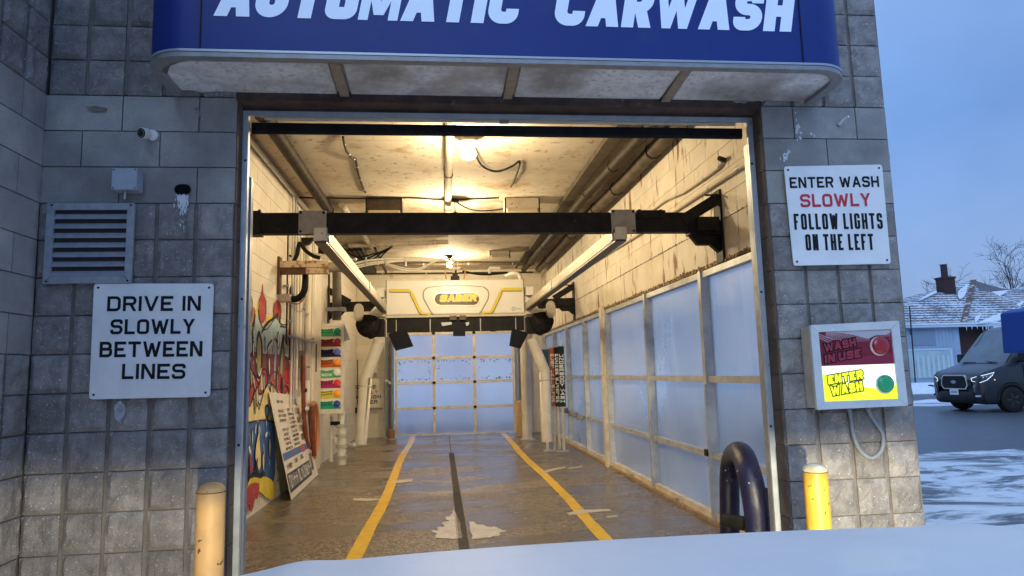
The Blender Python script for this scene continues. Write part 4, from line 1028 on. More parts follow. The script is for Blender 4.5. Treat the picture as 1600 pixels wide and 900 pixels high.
for side in (0,1):
    f=(lambda pts:[gp_(*p) for p in pts])
    P=[(52,474),(240,474),(262,486),(285,520),(365,690),(395,713),(455,713)] if side==0 else [(1388,462),(1210,462),(1185,472),(1165,505),(1085,680),(1055,700),(985,702)]
    ribbon(f(P),.052,.004,yst,'yellow_stripe')
    Q=[(x,y+ (20 if i in(0,1) else 12)) if i<3 else (x-(17 if side==0 else -17),y+6) for i,(x,y) in enumerate(P)]
    ribbon(f(Q),.012,.0065,gsh,'stripe_groove')
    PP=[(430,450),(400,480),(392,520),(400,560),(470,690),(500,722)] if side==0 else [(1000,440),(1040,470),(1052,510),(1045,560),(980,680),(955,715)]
    ribbon(f(PP),.020,.005,mat('bezel_shadow',(.30,.26,.20),.5),'bezel_edge')  # grey-brown ribbon along the bezel edge
ribbon([gp_(*p) for p in ((430,450),(500,436),(620,428),(760,426),(900,430),(1000,440))],.008,.006,gsh,'bezel_edge')
def stadium(x0,x1,y0,y1,dy,n=10):
    r=(y1-y0)/2; out=[]
    for k in range(n+1): t=math.pi/2+math.pi*k/n; out.append(gp_(x0+r+r*math.cos(t),(y0+y1)/2-r*math.sin(t),dy))
    for k in range(n+1): t=-math.pi/2+math.pi*k/n; out.append(gp_(x1-r+r*math.cos(t),(y0+y1)/2-r*math.sin(t),dy))
    return out
MB().prism(stadium(497,967,494,632,.004),(0,-.010,0)).build('badge_rim',mat('badge_rim',(.55,.50,.38),.3,metal=.4),gt)
MB().prism(stadium(508,955,504,622,.0145),(0,-.003,0)).build('badge',mat('badge_dark',(.05,.035,.015),.35,c2=(.09,.06,.02),ns=9),gt)
for g_,m_,dy,nm in ((.007,mat('badge_outline',(.75,.70,.58),.3),.021,'letter_outline'),(0,mat('badge_letter',(.85,.72,.05),.35),.023,'lettering')):
    A=gp_(560,592,dy);B=gp_(930,582,dy); text(MB(),'SABER',A,B-A,(0,0,1),.125,.14,.036,.012,r=.25,shear=.15,total=.66,nrm=(0,-1,0),grow=g_).build(nm,m_,gt)
A=gp_(1300,660,.006); MB().lathe(A,[(.034,0),(.034,.004)],20,(0,-1,0)).build('maker_mark',mat('mark_grey',(.3,.3,.3),.4),gt); MB().lathe(A+V((0,-.004,0)),[(.024,0),(.024,.003)],16,(0,-1,0)).build('maker_mark_centre',gw_,gt)
ribbon([gp_(*p) for p in ((1325,657),(1340,663),(1352,655),(1365,663),(1378,657))],.008,.006,mat('mark_grey',(0,0,0)),'maker_script')
for x in (x0+.012,x1-.012): MB().box((x-.006,GY-.03,2.55),(x+.006,GY+.0,3.16)).build('end_seam',gsh,gt)
# side wings
for sg,xa in ((-1,x0),(1,x1)):
    MB().prism([(xa,GY+.02,2.86),(xa+sg*.10,GY+.02,2.80),(xa+sg*.30,GY+.05,2.58),(xa+sg*.30,GY+.05,2.50),(xa,GY+.0,2.50)],(0,.3,0)).build('side_wing',gw_,gt,bevel=.006)
    MB().box((xa+sg*.02,GY+.04,2.86),(xa+sg*.17,GY+.4,3.02)).build('motor_box',gw_,gt,bevel=.01)
    MB().beam((xa+sg*.02,GY-.03,2.53),(xa+sg*.46,GY-.02,2.585),.04,.05).build('outrigger',mat('gantry_lip',(0,0,0)),gt)
    xo=xa+sg*.46
    o=MB(); pl=[]
    for k in range(24):
        t=2*math.pi*k/24; pl.append((xo+.085*math.copysign(abs(math.cos(t))**.8,math.cos(t)),GY-.14,2.58+.155*math.copysign(abs(math.sin(t))**.75,math.sin(t))))
    o.prism(pl,(0,.08,0)); o.build('end_pad',mat('pad_grey',(.50,.45,.38),.5,c2=(.42,.37,.3),ns=9),gt,bevel=.01)
    # black drive machinery: wheel, housings, arms
    MB().lathe((xa+sg*.30,GY+.10,2.35),[(.10,0),(.19,.0),(.21,.03),(.21,.12),(.19,.15),(.10,.15)],30,(0,-1,0)).build('hose_reel',rubber,gt)
    MB().box((xa+sg*.02,GY-.02,2.16),(xa+sg*.34,GY+.28,2.47)).build('drive_housing',black,gt,bevel=.02)
    MB().box((xa+sg*.18,GY-.065,2.30),(xa+sg*.46,GY+.16,2.44)).build('motor',black,gt,bevel=.03)
    MB().tube([(xa+sg*.10,GY-.06,2.46),(xa+sg*.20,GY-.10,2.30),(xa+sg*.36,GY-.10,2.22),(xa+sg*.5,GY-.04,2.34),(xa+sg*.48,GY,2.5)],.018,8,smooth_path=4).build('black_hose',rubber,gt)
    MB().tube([(xa+sg*.05,GY-.08,2.42),(xa+sg*.12,GY-.12,2.20),(xa+sg*.26,GY-.10,2.12),(xa+sg*.34,GY-.04,2.2)],.014,8,smooth_path=4).build('black_hose',rubber,gt)
    MB().lathe((xa+sg*.30,GY+.085,2.35),[(.12,0),(.12,.06),(.03,.09)],20,(0,-1,0)).build('reel_hub',black,gt)
    # hanging flap at the end
    a=V((xa-sg*(-.05),GY-.08,2.26)); 
    if sg<0: q=[onY(606,522,GY-.1),onY(634,513,GY-.1),onY(646,541,GY-.1),onY(618,548,GY-.1)]
    else: q=[onY(800,513,GY-.1),onY(826,520,GY-.1),onY(813,545,GY-.1),onY(796,540,GY-.1)]
    MB().prism(q,(0,.06,0)).build('deflector_flap',mat('flap_black',(.006,.007,.014),.45),gt,bevel=.004)
# lower frame
MB().box((x0+.02,GY+.0,2.22),(x1-.02,GY+.10,2.47)).build('spray_frame',black,gt)
for x in (-.78,-.18,.72,1.36): MB().box((x-.008,GY-.01,2.22),(x+.008,GY-.003,2.45)).build('frame_strut',galv,gt)
q=[onY(708,503,GY-.08),onY(727,503,GY-.08),onY(727,525,GY-.08),onY(708,525,GY-.08)]; MB().prism(q,(0,.05,0)).build('centre_flap',mat('flap_black',(0,0,0)),gt)
for a,b in ((689,706),(727,733)): MB().prism([onY(a,504,GY-.02),onY(b,503,GY-.02),onY(b,507,GY-.02),onY(a+2,509.5,GY-.02)],(0,.01,0)).build('guide_plate',mat('guide_white',(.6,.68,.8),.4),gt)
for a,b,c in ((655,672,519),(685,705,518),(762,780,518)): MB().prism([onY(a,515,GY-.04),onY(b,515,GY-.04),onY(b-6,c,GY-.04),onY(a+5,c,GY-.04)],(0,.04,0)).build('nozzle_block',black,gt)
MB().box((.17,GY-.08,2.42),(.29,GY+.02,2.50)).box((.34,GY-.08,2.42),(.46,GY+.02,2.50)).build('sensor',mat('sensor_brown',(.10,.05,.04),.4),gt)
# trolley on top
MB().box((.20,GY+.1,3.16),(.36,GY+.25,3.24)).box((.23,GY+.1,3.24),(.33,GY+.2,3.34)).build('swivel',black,gt)
MB().box((.17,GY+.08,3.36),(.38,GY+.22,3.40)).cyl((.25,GY+.1,3.3),(.25,GY+.1,3.55),.025).cyl((.33,GY+.1,3.3),(.33,GY+.1,3.50),.02).build('hose_fitting',almond,gt)
for k,(a,b) in enumerate(((.16,.10),(.40,.12))): MB().tube([(a,GY+.1,3.42),(a-.06*(1-2*k),GY+.0,3.32),(a-.04*(1-2*k),GY+.05,3.18)],.012,8,smooth_path=4).build('supply_hose',mat('hose_orange',(.62,.38,.16),.5),gt)
MB().tube([(.92,GY+.2,3.16),(.92,GY+.2,3.38),(.93,GY+.2,3.40),(1.12,GY+.2,3.39)],.028,10).build('standpipe',pvc,gt)
MB().tube([(.42,GY+.2,3.34),(.8,GY+.15,3.27),(1.25,GY+.15,3.30)],.02,8,smooth_path=4).build('black_cable',rubber,gt)
# ---- cable festoon from the left wall
fe=thing('cable_festoon','bundle of cream hoses strapped together crossing from the left wall to the gantry top','hoses',(-.6,12.2,3.5))
for k,(dz,r) in enumerate(((0.,.020),(-.05,.016),(-.085,.014))):
    P=[V((-1.85,12.2,3.33+dz)),V((-1.3,12.2,3.50+dz)),V((-.6,12.2,3.54+dz+.02*k)),V((-.2,12.2,3.53+dz*.5)),V((.1,12.25,3.50)),V((.25,12.35,3.42))]
    MB().tube(P,r,8,smooth_path=5).build('hose',pvc,fe)
MB().tube([V((-.95,12.18,3.44)),V((-.7,12.18,3.34)),V((-.45,12.18,3.31)),V((-.25,12.18,3.38)),V((-.12,12.18,3.48))],.02,8,smooth_path=5).build('sagging_hose',pvc,fe)
MB().tube([V((-.95,12.14,3.45)),V((-.65,12.14,3.36)),V((-.4,12.14,3.34)),V((-.2,12.14,3.41)),V((-.05,12.16,3.48))],.012,8,smooth_path=5).build('sagging_hose',pvc,fe)
for x in (-1.3,-.95,-.6): MB().box((x-.012,12.16,3.40),(x+.012,12.24,3.56)).build('cable_tie',galv,fe)
ar=thing('festoon_arm','cream pivot arm with black hose carrying hoses off the left wall','arm',(-1.8,9.6,2.9))
a=onY(488,398,9.6);b=onY(541,407,9.6); MB().beam(a,b,.05,.06).build('arm',almond,ar); MB().cyl(b,b+V((.10,0,.01)),.02).sphere(b+V((.12,0,.01)),.03,8,6).build('fitting',galv,ar)
MB().tube([onY(458,408,9.5),onY(464,398,9.5),onY(468,380,9.5),onY(478,392,9.5),onY(490,400,9.5),onY(500,403,9.5)],.028,10,smooth_path=5).build('black_hose',rubber,ar)
MB().tube([onY(445,410,9.5),onY(446,402,9.5),onY(452,399,9.5),onY(458,403,9.5)],.012,8,smooth_path=4).build('thin_hose',rubber,ar)
MB().prism([onY(470,371,9.7),onY(490,371,9.7),onY(482,381,9.7),onY(471,383,9.7)],(0,.1,0)).build('pivot_block',black,ar)
MB().prism([onY(497,379,9.9),onY(506,379,9.9),onY(506,400,9.9),onY(497,400,9.9)],(0,.05,0)).build('slot_plate',black,ar)
# ---- rusty bracket, upright pipe, hose loop
br_=thing('wall_bracket','rusty cream steel bracket sticking out of the left wall above the graffiti','bracket',(-2.0,8.9,2.7))
a=onX(435,425,-2.045)
MB().box((-2.048,8.82,2.52),(-2.02,8.96,3.0)).build('wall_plate',mat('rust_brown',(0,0,0)),br_)
rc=mat('rusty_cream',(.62,.50,.36),.6,c2=(.30,.14,.06),ns=16,thr=(.5,.62))
MB().box((-2.02,8.84,2.86),(-1.42,8.96,2.945)).build('upper_channel',rc,br_)
MB().box((-2.02,8.86,2.78),(-1.70,8.95,2.855)).build('lower_channel',mat('rust_brown',(0,0,0)),br_); MB().box((-1.70,8.85,2.78),(-1.42,8.95,2.858)).build('lower_channel',rc,br_)
MB().cyl((-1.42,8.9,2.865),(-1.22,8.9,2.865),.065,14).build('pivot_sleeve',mat('sleeve_grey',(.24,.21,.17),.5,c2=(.4,.35,.28),ns=14),br_)
up=thing('upright_pipe','thick dark upright pipe held off the left wall beside the wash menu','pipe',(-1.4,9.4,0))
MB().cyl((-1.42,9.6,2.24),(-1.42,9.6,2.93),.062,14).build('pipe',mat('pipe_olive',(.10,.09,.065),.4,c2=(.15,.13,.1),ns=8),up)
MB().box((-1.56,9.52,2.36),(-1.30,9.68,2.41)).build('clamp',galv,up); MB().cyl((-1.52,9.55,2.28),(-1.52,9.55,3.0),.014,8).build('thin_conduit',dpipe,up)
hl=thing('hose_loop','thick black hose hanging in a J shaped loop under the rusty bracket','hose',(-1.8,9.,2.3))
MB().tube([onY(477,425,9.),onY(477,440,9.),onY(475,455,9.),onY(466,466,9.),onY(454,467,9.),onY(443,463,9.)],.042,12,smooth_path=6).build('hose',rubber,hl)
MB().tube([onY(445,464,9.1),onY(455,473,9.1),onY(468,474,9.1),onY(478,462,9.1)],.007,6,smooth_path=5).build('cable',mat('cable_red',(.35,.06,.04),.5),hl)
MB().tube([onY(450,466,9.1),onY(458,481,9.1),onY(470,487,9.1),onY(477,470,9.1),onY(474,462,9.1)],.006,6,smooth_path=5).build('cable',greyp,hl)
# ---- conduits on the left wall
cl=thing('conduit_bank','bank of cream painted vertical conduits on the left wall past the graffiti','conduits',(-2.0,10,1.))
for px,za,zb,r,m_ in ((456,1.0,4.0,.016,cream),(460,1.1,4.0,.014,galv),(464,1.3,3.9,.02,cream),(469,1.2,3.9,.022,cream),(474,1.3,3.6,.014,cream),(481,.9,3.9,.05,cream),(488,.3,3.8,.016,cream),(448,1.9,3.4,.010,dpipe),(453,1.7,2.7,.010,dpipe)):
    y=onX(px,500,-2.0).y; MB().cyl((-2.0,y,za),(-2.0,y,zb),r,10).build('conduit',m_,cl)
    MB().box((-2.048,y-r-.02,(za+zb)/2),(-1.97,y+r+.02,(za+zb)/2+.03)).build('strap',galv,cl)
for px,py,s,d_ in ((476,562,.12,.14),(476,583,.10,.16),(448,466,.05,.07)):
    p=onX(px,py,-1.95); MB().box((-2.045,p.y-s*1.3,p.z-s),(-1.90,p.y+s*1.3,p.z+s)).build('electrical_box',mat('box_taupe',(.42,.36,.30),.5,c2=(.34,.29,.24),ns=8),cl,bevel=.006)
for z0_,z1_ in ((2.0,2.02),): MB().box((-2.04,9.2,z0_),(-1.93,11.0,z1_)).build('strut',galv,cl)
p=onX(472,610,-1.95); MB().tube([p+V((0,0,.25)),p+V((0,.02,0)),p+V((.02,.05,-.3))],.02,8).sphere(p+V((.04,0,0)),.035,8,6).build('valve',dpipe,cl)
pc=thing('wall_column','cream painted boxed column against the left wall before the wash menu','column',(-1.95,11.3,0))
MB().box((-2.045,11.05,0),(-1.985,11.7,4.05)).build('column',cream,pc); MB().box((-1.984,11.2,1.55),(-1.97,11.24,2.0)).build('rusty_strap',mat('rust_brown',(0,0,0)),pc)
# ---- wash menu light tower
mt=thing('wash_menu','tall cream framed wash menu with eight coloured panels and round lights','menu sign',(-1.84,11.75,.85))
MY=11.78; q=[onY(*p,MY) for p in ((497,507.5),(537.5,506),(537,643),(497,649.5))]
xl,xr,zt_,zb_=-2.04,-1.625,2.36,.86
MB().box((xl,MY,zb_),(xr,MY+.16,zt_)).build('case',almond,mt)
MB().box((xl,MY-.02,zb_),(xl+.035,MY,zt_)).box((xr-.04,MY-.02,zb_),(xr,MY,zt_)).box((xl+.036,MY-.019,zt_-.05),(xr-.041,MY,zt_)).box((xl+.036,MY-.019,zb_),(xr-.041,MY,zb_+.07)).build('frame',pvc,mt)
pc_=[((.03,.30,.10),(.01,.18,.10)),((.22,.01,.02),(.30,.02,.03)),((.01,.01,.05),(.10,.12,.50)),((.48,.10,.02),(.90,.30,.02)),((.05,.35,.15),(.80,.75,.62)),((.35,.01,.12),(.65,.03,.04)),((.60,.50,.05),(.90,.32,.02)),((.0,.30,.18),(.02,.05,.30))]
nz=8; hz=(zt_-.05-zb_-.07)/nz; ml=mat('menu_light',(.78,.74,.62),.4)
for k in range(nz):
    z1_=zt_-.05-k*hz; z0_=z1_-hz
    a,b=pc_[k]; pm=mat('menu_panel_%s'%('green','dark_red','black_blue','rust','bright_green','magenta','mustard','teal')[k],a,.35,emit=a,es=.05); lm=mat('menu_light_%s'%('green','red','blue','amber','cream','scarlet','orange','navy')[k],b,.3,emit=b,es=.08)
    w0,w1=xl+.037,xr-.042
    MB().box((w0,MY-.006,z0_+.008),(w1,MY-.002,z1_-.008)).build('panel',ml,mt)
    MB().poly([(w0,MY-.0075,z0_+.008),(w1,MY-.0075,z0_+.008),(w1,MY-.0075,z0_+.035),(w1-.10,MY-.0075,z0_+.06),(w0+.2,MY-.0075,z0_+.085),(w0+.22,MY-.0075,z1_-.03),(w0+.1,MY-.0075,z1_-.055),(w0,MY-.0075,z1_-.035)]).build('panel_print',pm,mt)
    MB().lathe((w1-.062,MY-.008,z0_+hz*.52),[(.058,0),(.058,.012),(.04,.02),(.0005,.022)],18,(0,-1,0)).build('round_light',lm,mt)
    if k==4:
        for s,zz,mm in (('WAX',z0_+.095,mat('menu_white',(.8,.8,.75),.4)),('NOW',z0_+.03,mat('menu_white',(0,0,0)))) [1:]: text(MB(),s,(w0+.02,MY-.0085,zz),(1,0,.0),(0,0,1),.05,.045,.013,.008,nrm=(0,-1,0)).build('lettering',mm,mt)
    else:
        bars=MB()
        for j in range(2):
            xx=w0+.012
            while xx<w0+.19:
                wd=R.uniform(.012,.03); bars.poly([(xx,MY-.0085,z0_+.055+j*.04+xx*.1-w0*.1),(xx+wd,MY-.0085,z0_+.055+j*.04+xx*.1-w0*.1),(xx+wd,MY-.0085,z0_+.08+j*.04+xx*.1-w0*.1),(xx,MY-.0085,z0_+.08+j*.04+xx*.1-w0*.1)]); xx+=wd+.006
        dk=tuple(c*.35 for c in a); bars.build('print_marks',mat('menu_ink_%d'%0 if False else 'menu_ink_'+pm.name.split('_')[-1],dk,.5),mt)
MB().prism([(xr,MY+.05,zt_-.02),(xr+.10,MY+.06,zt_-.27),(xr,MY+.05,zt_-.30)],(0,.05,0)).build('stay_bracket',galv,mt)
# ---- pipework under the menu
pw=thing('pipe_manifold','cream pipe manifold standing on the floor below the wash menu','pipes',(-1.75,12.1,0))
MB().cyl((-1.68,12.,.0),(-1.68,12.,.86),.075,14).build('pipe',pvc,pw)
for z in (.10,.28,.46,.62): MB().cyl((-1.68,12.,z),(-1.68,12.,z+.05),.10,14).build('coupling',mat('fitting_grey',(.50,.48,.43),.5,c2=(.3,.27,.24),ns=16),pw)
MB().cyl((-1.86,12.05,.05),(-1.86,12.05,.9),.03,10).build('thin_pipe',pvc,pw)
MB().tube([(-1.85,11.98,.80),(-1.80,11.95,.66),(-1.70,11.95,.62),(-1.62,11.95,.70),(-1.60,11.95,.85)],.014,8,smooth_path=5).build('hose',galv,pw)
MB().tube([(-1.68,12,.38),(-1.50,12.05,.30)],.035,10).sphere((-1.49,12.05,.30),.06,10,8).build('elbow',mat('fitting_grey',(0,0,0)),pw)
MB().box((-1.86,11.92,.66),(-1.70,11.98,.72)).build('black_clamp',rubber,pw)
# ---- red hoses hanging on the left wall
hh_=thing('hanging_hose','coiled reddish brown rubber hose hanging on a hook below the conduits','hose',(-1.9,10.9,1.2))
HX=-1.93
def hx(px,py,dx=0): return onX(px,py,HX+dx)
MB().tube([hx(474,555),hx(474,600),hx(475,650),hx(480,692),hx(487,700),hx(494,690)],.030,10,smooth_path=6).build('hose',hosem,hh_)
MB().tube([hx(489,640),hx(486,632),hx(484,650),hx(487,695),hx(485,739)],.028,10,smooth_path=6).build('hose',hosem,hh_)
MB().tube([hx(486,634,.04),hx(492,630,.04),hx(496,650,.04),hx(496,690,.04),hx(491,715,.04)],.032,10,smooth_path=6).build('hose',mat('red_hose_light',(.50,.20,.08),.4),hh_)
MB().tube([hx(488,634,.06),hx(489,670,.06),hx(491,712,.06)],.034,10,smooth_path=6).build('hose',hosem,hh_)
MB().cyl(hx(480,638,-.1),hx(480,638,.06),.03,10).build('hook',galv,hh_)
# ---- white vacuum-like tubes
def ptube(lab,pts,r):
    t=thing('white_tube',lab,'tube',(pts[-1].x,pts[-1].y,0),'white tubes hanging from the gantry'); MB().tube(pts[:2],r*.98,18).build('upper_tube',pvc,t); MB().tube([pts[1]+(pts[0]-pts[1]).normalized()*.01,pts[1],pts[2]],r,18).build('lower_tube',pvc,t)
    MB().tube([pts[1].lerp(pts[2],.12),pts[1].lerp(pts[2],.14)],r*1.04,18).build('collar',mat('pvc_seam',(.5,.45,.37),.5),t)
    MB().tube([pts[0],pts[0]+(pts[0]-pts[1]).normalized()*.03],r*1.05,18).build('tube_mouth',pvc,t); return t
ptube('fat cream tube with a bend, left, ending above the floor',[onY(592,535,12.3),onY(572,590,12.3),onY(563.5,694,12.3)],.105)
ptube('fat cream tube with a bend, right, in front of the vertical sign panels',[onY(831,531,12.3),onY(851,580,12.3),onY(855,690,12.3)],.10)
t=thing('floor_column','straight cream round column right of the far door','column',(1.78,15.2,0)); p=onY(822,600,15.2); MB().cyl((p.x,15.2,0),(p.x,15.2,2.6),.115,20).build('column',pvc,t); MB().box((p.x-.15,15.05,0),(p.x+.15,15.35,.02)).build('base_plate',galv,t)
for lab,px,y,z in (('orange yellow bollard inside the bay right of the far door',811,16.2,.80),('short rusty stub post inside the bay left of the far door',611,16.4,.22)):
    p=onZ(px,677,0); x=onY(px,600,y).x; t=thing('inner_bollard',lab,'bollard',(x,y,0)); MB().lathe((x,y,0),[(.085,0),(.085,z-.03),(.07,z),(.0005,z+.015)],18).build('post',yelo if z>.5 else mat('stub_rust',(.25,.13,.07),.8),t); MB().lathe((x,y,0),[(.11,0),(.11,.012)],18).build('base',galv,t)
# ---- vertical service panels on the right
sp=None
labs=(('narrow dark teal vertical sign panel partly behind the bent tube',848.5,857,546,541,636,(.01,.07,.08),None),('orange vertical sign panel reading RUST INHIBITOR',861.5,868,544,543.5,635,(.42,.09,.02),'RUST INHIBITOR'),
      ('black vertical sign panel reading ROCKER BLASTER',868.5,874.5,542.5,542,635.5,(.012,.012,.014),'ROCKER BLASTER'),('black vertical sign panel reading UNDERBODY WASH beside the glass wall',875,881,541,541,635.5,(.012,.02,.02),'UNDERBODY WASH'))
for i,(lab,a,b,ya,_,yb,c,s) in enumerate(labs):
    Y=12.75-.05*i; A=onY(a,yb,Y);B=onY(b,ya,Y)
    t=thing('service_panel',lab,'sign panel',(A.x,Y,A.z),'vertical service sign panels')
    MB().box((A.x,Y,A.z),(B.x,Y+.10,B.z)).build('panel',mat('service_'+('teal','orange','black','dark')[i],c,.4,c2=tuple(q*1.3 for q in c),ns=3),t)
    MB().box((A.x-.004,Y-.002,A.z-.01),(B.x+.004,Y+.102,A.z)).box((A.x-.004,Y-.002,B.z),(B.x+.004,Y+.102,B.z+.012)).build('end_trim',galv,t)
    if s:
        n=len(s); Ztop=onY(a,553,Y).z; Zb=A.z+.05; 
        g=(Ztop-Zb)/ (n-.4); h=g*.80
        words('lettering',mat('service_white',(.80,.80,.78),.4),t,s,(A.x+.012,Y-.003,Ztop-h),(1,0,0),(0,0,1),h,(B.x-A.x)-.026,.015,0,nrm=(0,-1,0),vgap=g-h)
    MB().cyl(((A.x+B.x)/2,Y+.05,.03),((A.x+B.x)/2,Y+.05,A.z),.028,10).build('leg_pipe',pvc,t)
    MB().box((A.x-.01,Y-.02,0),(B.x+.02,Y+.14,.03)).build('foot',galv,t)
eb=thing('small_sensor','small grey sensor boxes on the glass wall rail beside the sign panels','sensor',(2.45,12.,.7))
for px,py in ((883,641),(898,648),(906,652)):
    p=onX(px,py,2.48); MB().box((p.x-.05,p.y-.07,p.z-.05),(p.x+.05,p.y+.07,p.z+.05)).build('sensor_box',mat('sensor_grey',(.25,.24,.23),.5,c2=(.35,.33,.3),ns=9),eb,bevel=.01)
    MB().cyl(p,V((2.56,p.y,p.z)),.015,8).build('bracket',galv,eb)
b=onX(865,648,2.2)
eb2=thing('wall_conduit_box','black conduit box with drooping wires on the back wall left of the bent tube','electrical box',(-1.6,16.9,.9))
p=onY(556,641,16.85); MB().box((p.x-.08,16.85,p.z-.07),(p.x+.06,16.97,p.z+.06)).build('box',rubber,eb2); MB().tube([(p.x-.05,16.9,p.z),(p.x-.12,16.9,p.z-.25),(p.x-.14,16.93,p.z-.55)],.010,6,smooth_path=4).build('wire',dpipe,eb2); MB().cyl((p.x+.03,16.93,p.z),(p.x+.03,16.93,p.z+1.2),.012,8).build('conduit',dpipe,eb2)
# far sign reading DRIVE SLOWLY THROUGH DRYER, partly behind the tube
fs_=thing('far_wall_sign','cream sign on the back wall reading DRIVE SLOWLY THROUGH DRYER, half behind the tube','sign',(-1.6,16.95,.7))
A=onY(572,637,16.95);B=onY(598,594,16.95); A.x=onY(563,637,16.95).x
MB().box((A.x,16.955,A.z),(B.x+.02,16.965,B.z+.04)).build('board',cream,fs_); MB().box((A.x,16.93,A.z-.05),(B.x,16.965,A.z-.02)).build('ledge',mat('shadow_brown',(.28,.22,.16),.6),fs_)  # plain brown ledge under the sign board
for s,yb,x1_,m_ in (('DRIVE',607,588,txt),('SLOWLY',615,590.5,redt),('THROUGH',622.5,595,txt),('DRYER',630.5,590,txt)):
    P=onY(x1_,yb,16.952); n=len(s); h=.088; L=n*.098
    text(MB(),s,(P.x-L,16.952,P.z),(1,0,0),(0,0,1),h,.075,.018,.02,nrm=(0,-1,0),total=L).build('lettering',m_,fs_)
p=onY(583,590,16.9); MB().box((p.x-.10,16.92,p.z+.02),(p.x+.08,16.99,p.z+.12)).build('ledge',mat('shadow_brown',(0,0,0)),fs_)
# ---- leaning menu board
bd_=thing('leaning_board','large cream price board with small lettering leaning on the graffiti wall','board',(-1.9,9.8,0))
P0=V((-1.80,8.70,.01));P1=V((-1.86,10.82,.01));T0=V((-2.02,8.42,1.30));T1=P1+(T0-P0)*.93-(P1-P0)*.12
ex=(P1-P0);ez=(T0-P0); 
def bp(u,v,d=0.):
    nn=(P1-P0).cross(T0-P0).normalized(); nn=nn if nn.x>0 else -nn
    a=P0.lerp(P1,u);b=T0.lerp(T1,u); return a.lerp(b,v)+nn*d
pl=[bp(0,0),bp(1,0),bp(1,1),bp(0,1)]
nn=(P1-P0).cross(T0-P0).normalized(); nn=nn if nn.x>0 else -nn
MB().prism([p-nn*.012 for p in pl],nn*.011).build('board',mat('board_cream',(.74,.68,.58),.5,c2=(.68,.61,.50),ns=4),bd_)
def bq(u0,u1,v0,v1,d): return [bp(u0,v0,d),bp(u1,v0,d),bp(u1,v1,d),bp(u0,v1,d)]
MB().poly(bq(.0,.78,.06,.235,.0008)).build('black_band',mat('band_black',(.03,.025,.025),.5),bd_)
MB().poly(bq(.0,.99,.36,.43,.0008)).build('blue_band',mat('band_blue',(.10,.15,.35),.5),bd_)
MB().poly(bq(.62,.72,.35,.44,.0012)).build('red_patch',mat('band_red',(.5,.06,.05),.5),bd_)
g=MB(); rr=random.Random(12)
def scribble(u0,u1,v0,v1,n,d=.0014):
    # words printed small: upright letter strokes with cross bars
    w=(u1-u0)/n
    for k in range(n):
        a=u0+k*w; g.poly(bq(a,a+w*.28,v0,v1,d)); t=rr.choice((v0,(v0+v1)/2,v1-(v1-v0)*.22)); g.poly(bq(a+w*.28,a+w*.75,t,t+(v1-v0)*.2,d))
        if rr.random()<.6: g.poly(bq(a+w*.55,a+w*.8,v0,v1,d))
for k in range(11):
    v=.93-k*.046
    if rr.random()<.95: scribble(.12+rr.uniform(0,.05),.36+rr.uniform(-.06,.02),v-.028,v,rr.randint(5,8))
    if k>1: scribble(.42,.64+rr.uniform(-.04,.02),v-.018,v+.012,rr.randint(5,8))
for k in range(5): scribble(.70,.86,.88-k*.10,.95-k*.10,4)
scribble(.05,.22,.27,.32,6); scribble(.30,.40,.29,.33,3); scribble(.5,.62,.29,.34,4); scribble(.8,.92,.1,.3,4)
g.build('printed_lines',mat('print_brown',(.16,.11,.09),.6),bd_,kind='stuff')
g=MB()
for k,(a,b) in enumerate(((.03,.10),(.11,.16),(.17,.23),(.24,.30),(.33,.42),(.43,.49),(.50,.58),(.59,.67),(.68,.76))): scribble(a,b,.09,.21 if k%2 else .22,2,.0016)
g.build('band_lettering',mat('print_white',(.72,.68,.60),.6),bd_,kind='stuff')
# ================================================================ GRAFFITI (flat painted shapes on the left wall)
gr=thing('graffiti','wildstyle graffiti in red, blue, cream and yellow sprayed on the left bay wall','graffiti',(-2.04,9,0))
gi=[0]
def spray(col,c): return mat('spray_'+col,c,.55,c2=tuple(min(1,v*.62+.05) for v in c),ns=5,thr=(.45,.7),c4=tuple(v*.6+.25 for v in c),ns4=9,thr4=(.66,.72),st4=(1,1,.4))
def gline(col,pts,w=.016):
    gi[0]+=1; x=-2.046+.00012*gi[0]
    q=[onX(380+a/6,440+b/6,x) for a,b in openchaikin(list(pts),2)]; rb=stroke2d([V((p.y,max(p.z,.01))) for p in q],w)
    vs=[]
    for a,b in rb: vs+=[(x,a.x,a.y),(x,b.x,b.y)]
    MB().add(vs,[(2*i,2*i+1,2*i+3,2*i+2) for i in range(len(rb)-1)]).build('spray_line',spray(col,{'black':(.02,.02,.022),'white':(.75,.74,.7),'red':(.42,.035,.03),'yellow':(.75,.55,.05)}[col]),gr)
def gpoly(col,pts,name='painted_shape'):
    gi[0]+=1; x=-2.046+.00012*gi[0]
    pts=chaikin(pts,1) if name!='spray_fleck' else pts
    q=[onX(380+a/6,440+b/6,x) for a,b in pts]
    for p in q: p.z=max(p.z,.01)
    MB().poly(q).build(name,spray(col,{'red':(.42,.035,.03),'darkred':(.20,.02,.03),'lightblue':(.42,.58,.62),'cream':(.82,.66,.30),'blue':(.05,.13,.36),'yellow':(.75,.55,.05),'black':(.02,.02,.022),'olive':(.32,.30,.10),'grey':(.30,.38,.42),'white':(.75,.74,.7),'orange':(.60,.20,.08)}[col]),gr)
gpoly('cream',[(10,1250),(10,860),(80,900),(150,1200),(230,930),(300,1210),(400,950),(440,1050),(480,1300),(480,1400),(10,1400)])
gpoly('blue',[(0,1330),(90,1300),(230,1290),(290,1320),(300,1500),(300,1900),(200,1960),(100,1880),(0,1960)])
gpoly('lightblue',[(60,700),(90,380),(110,270),(140,260),(170,420),(215,470),(330,290),(345,420),(425,430),(415,700)])
gpoly('grey',[(50,700),(58,600),(415,590),(418,710)])
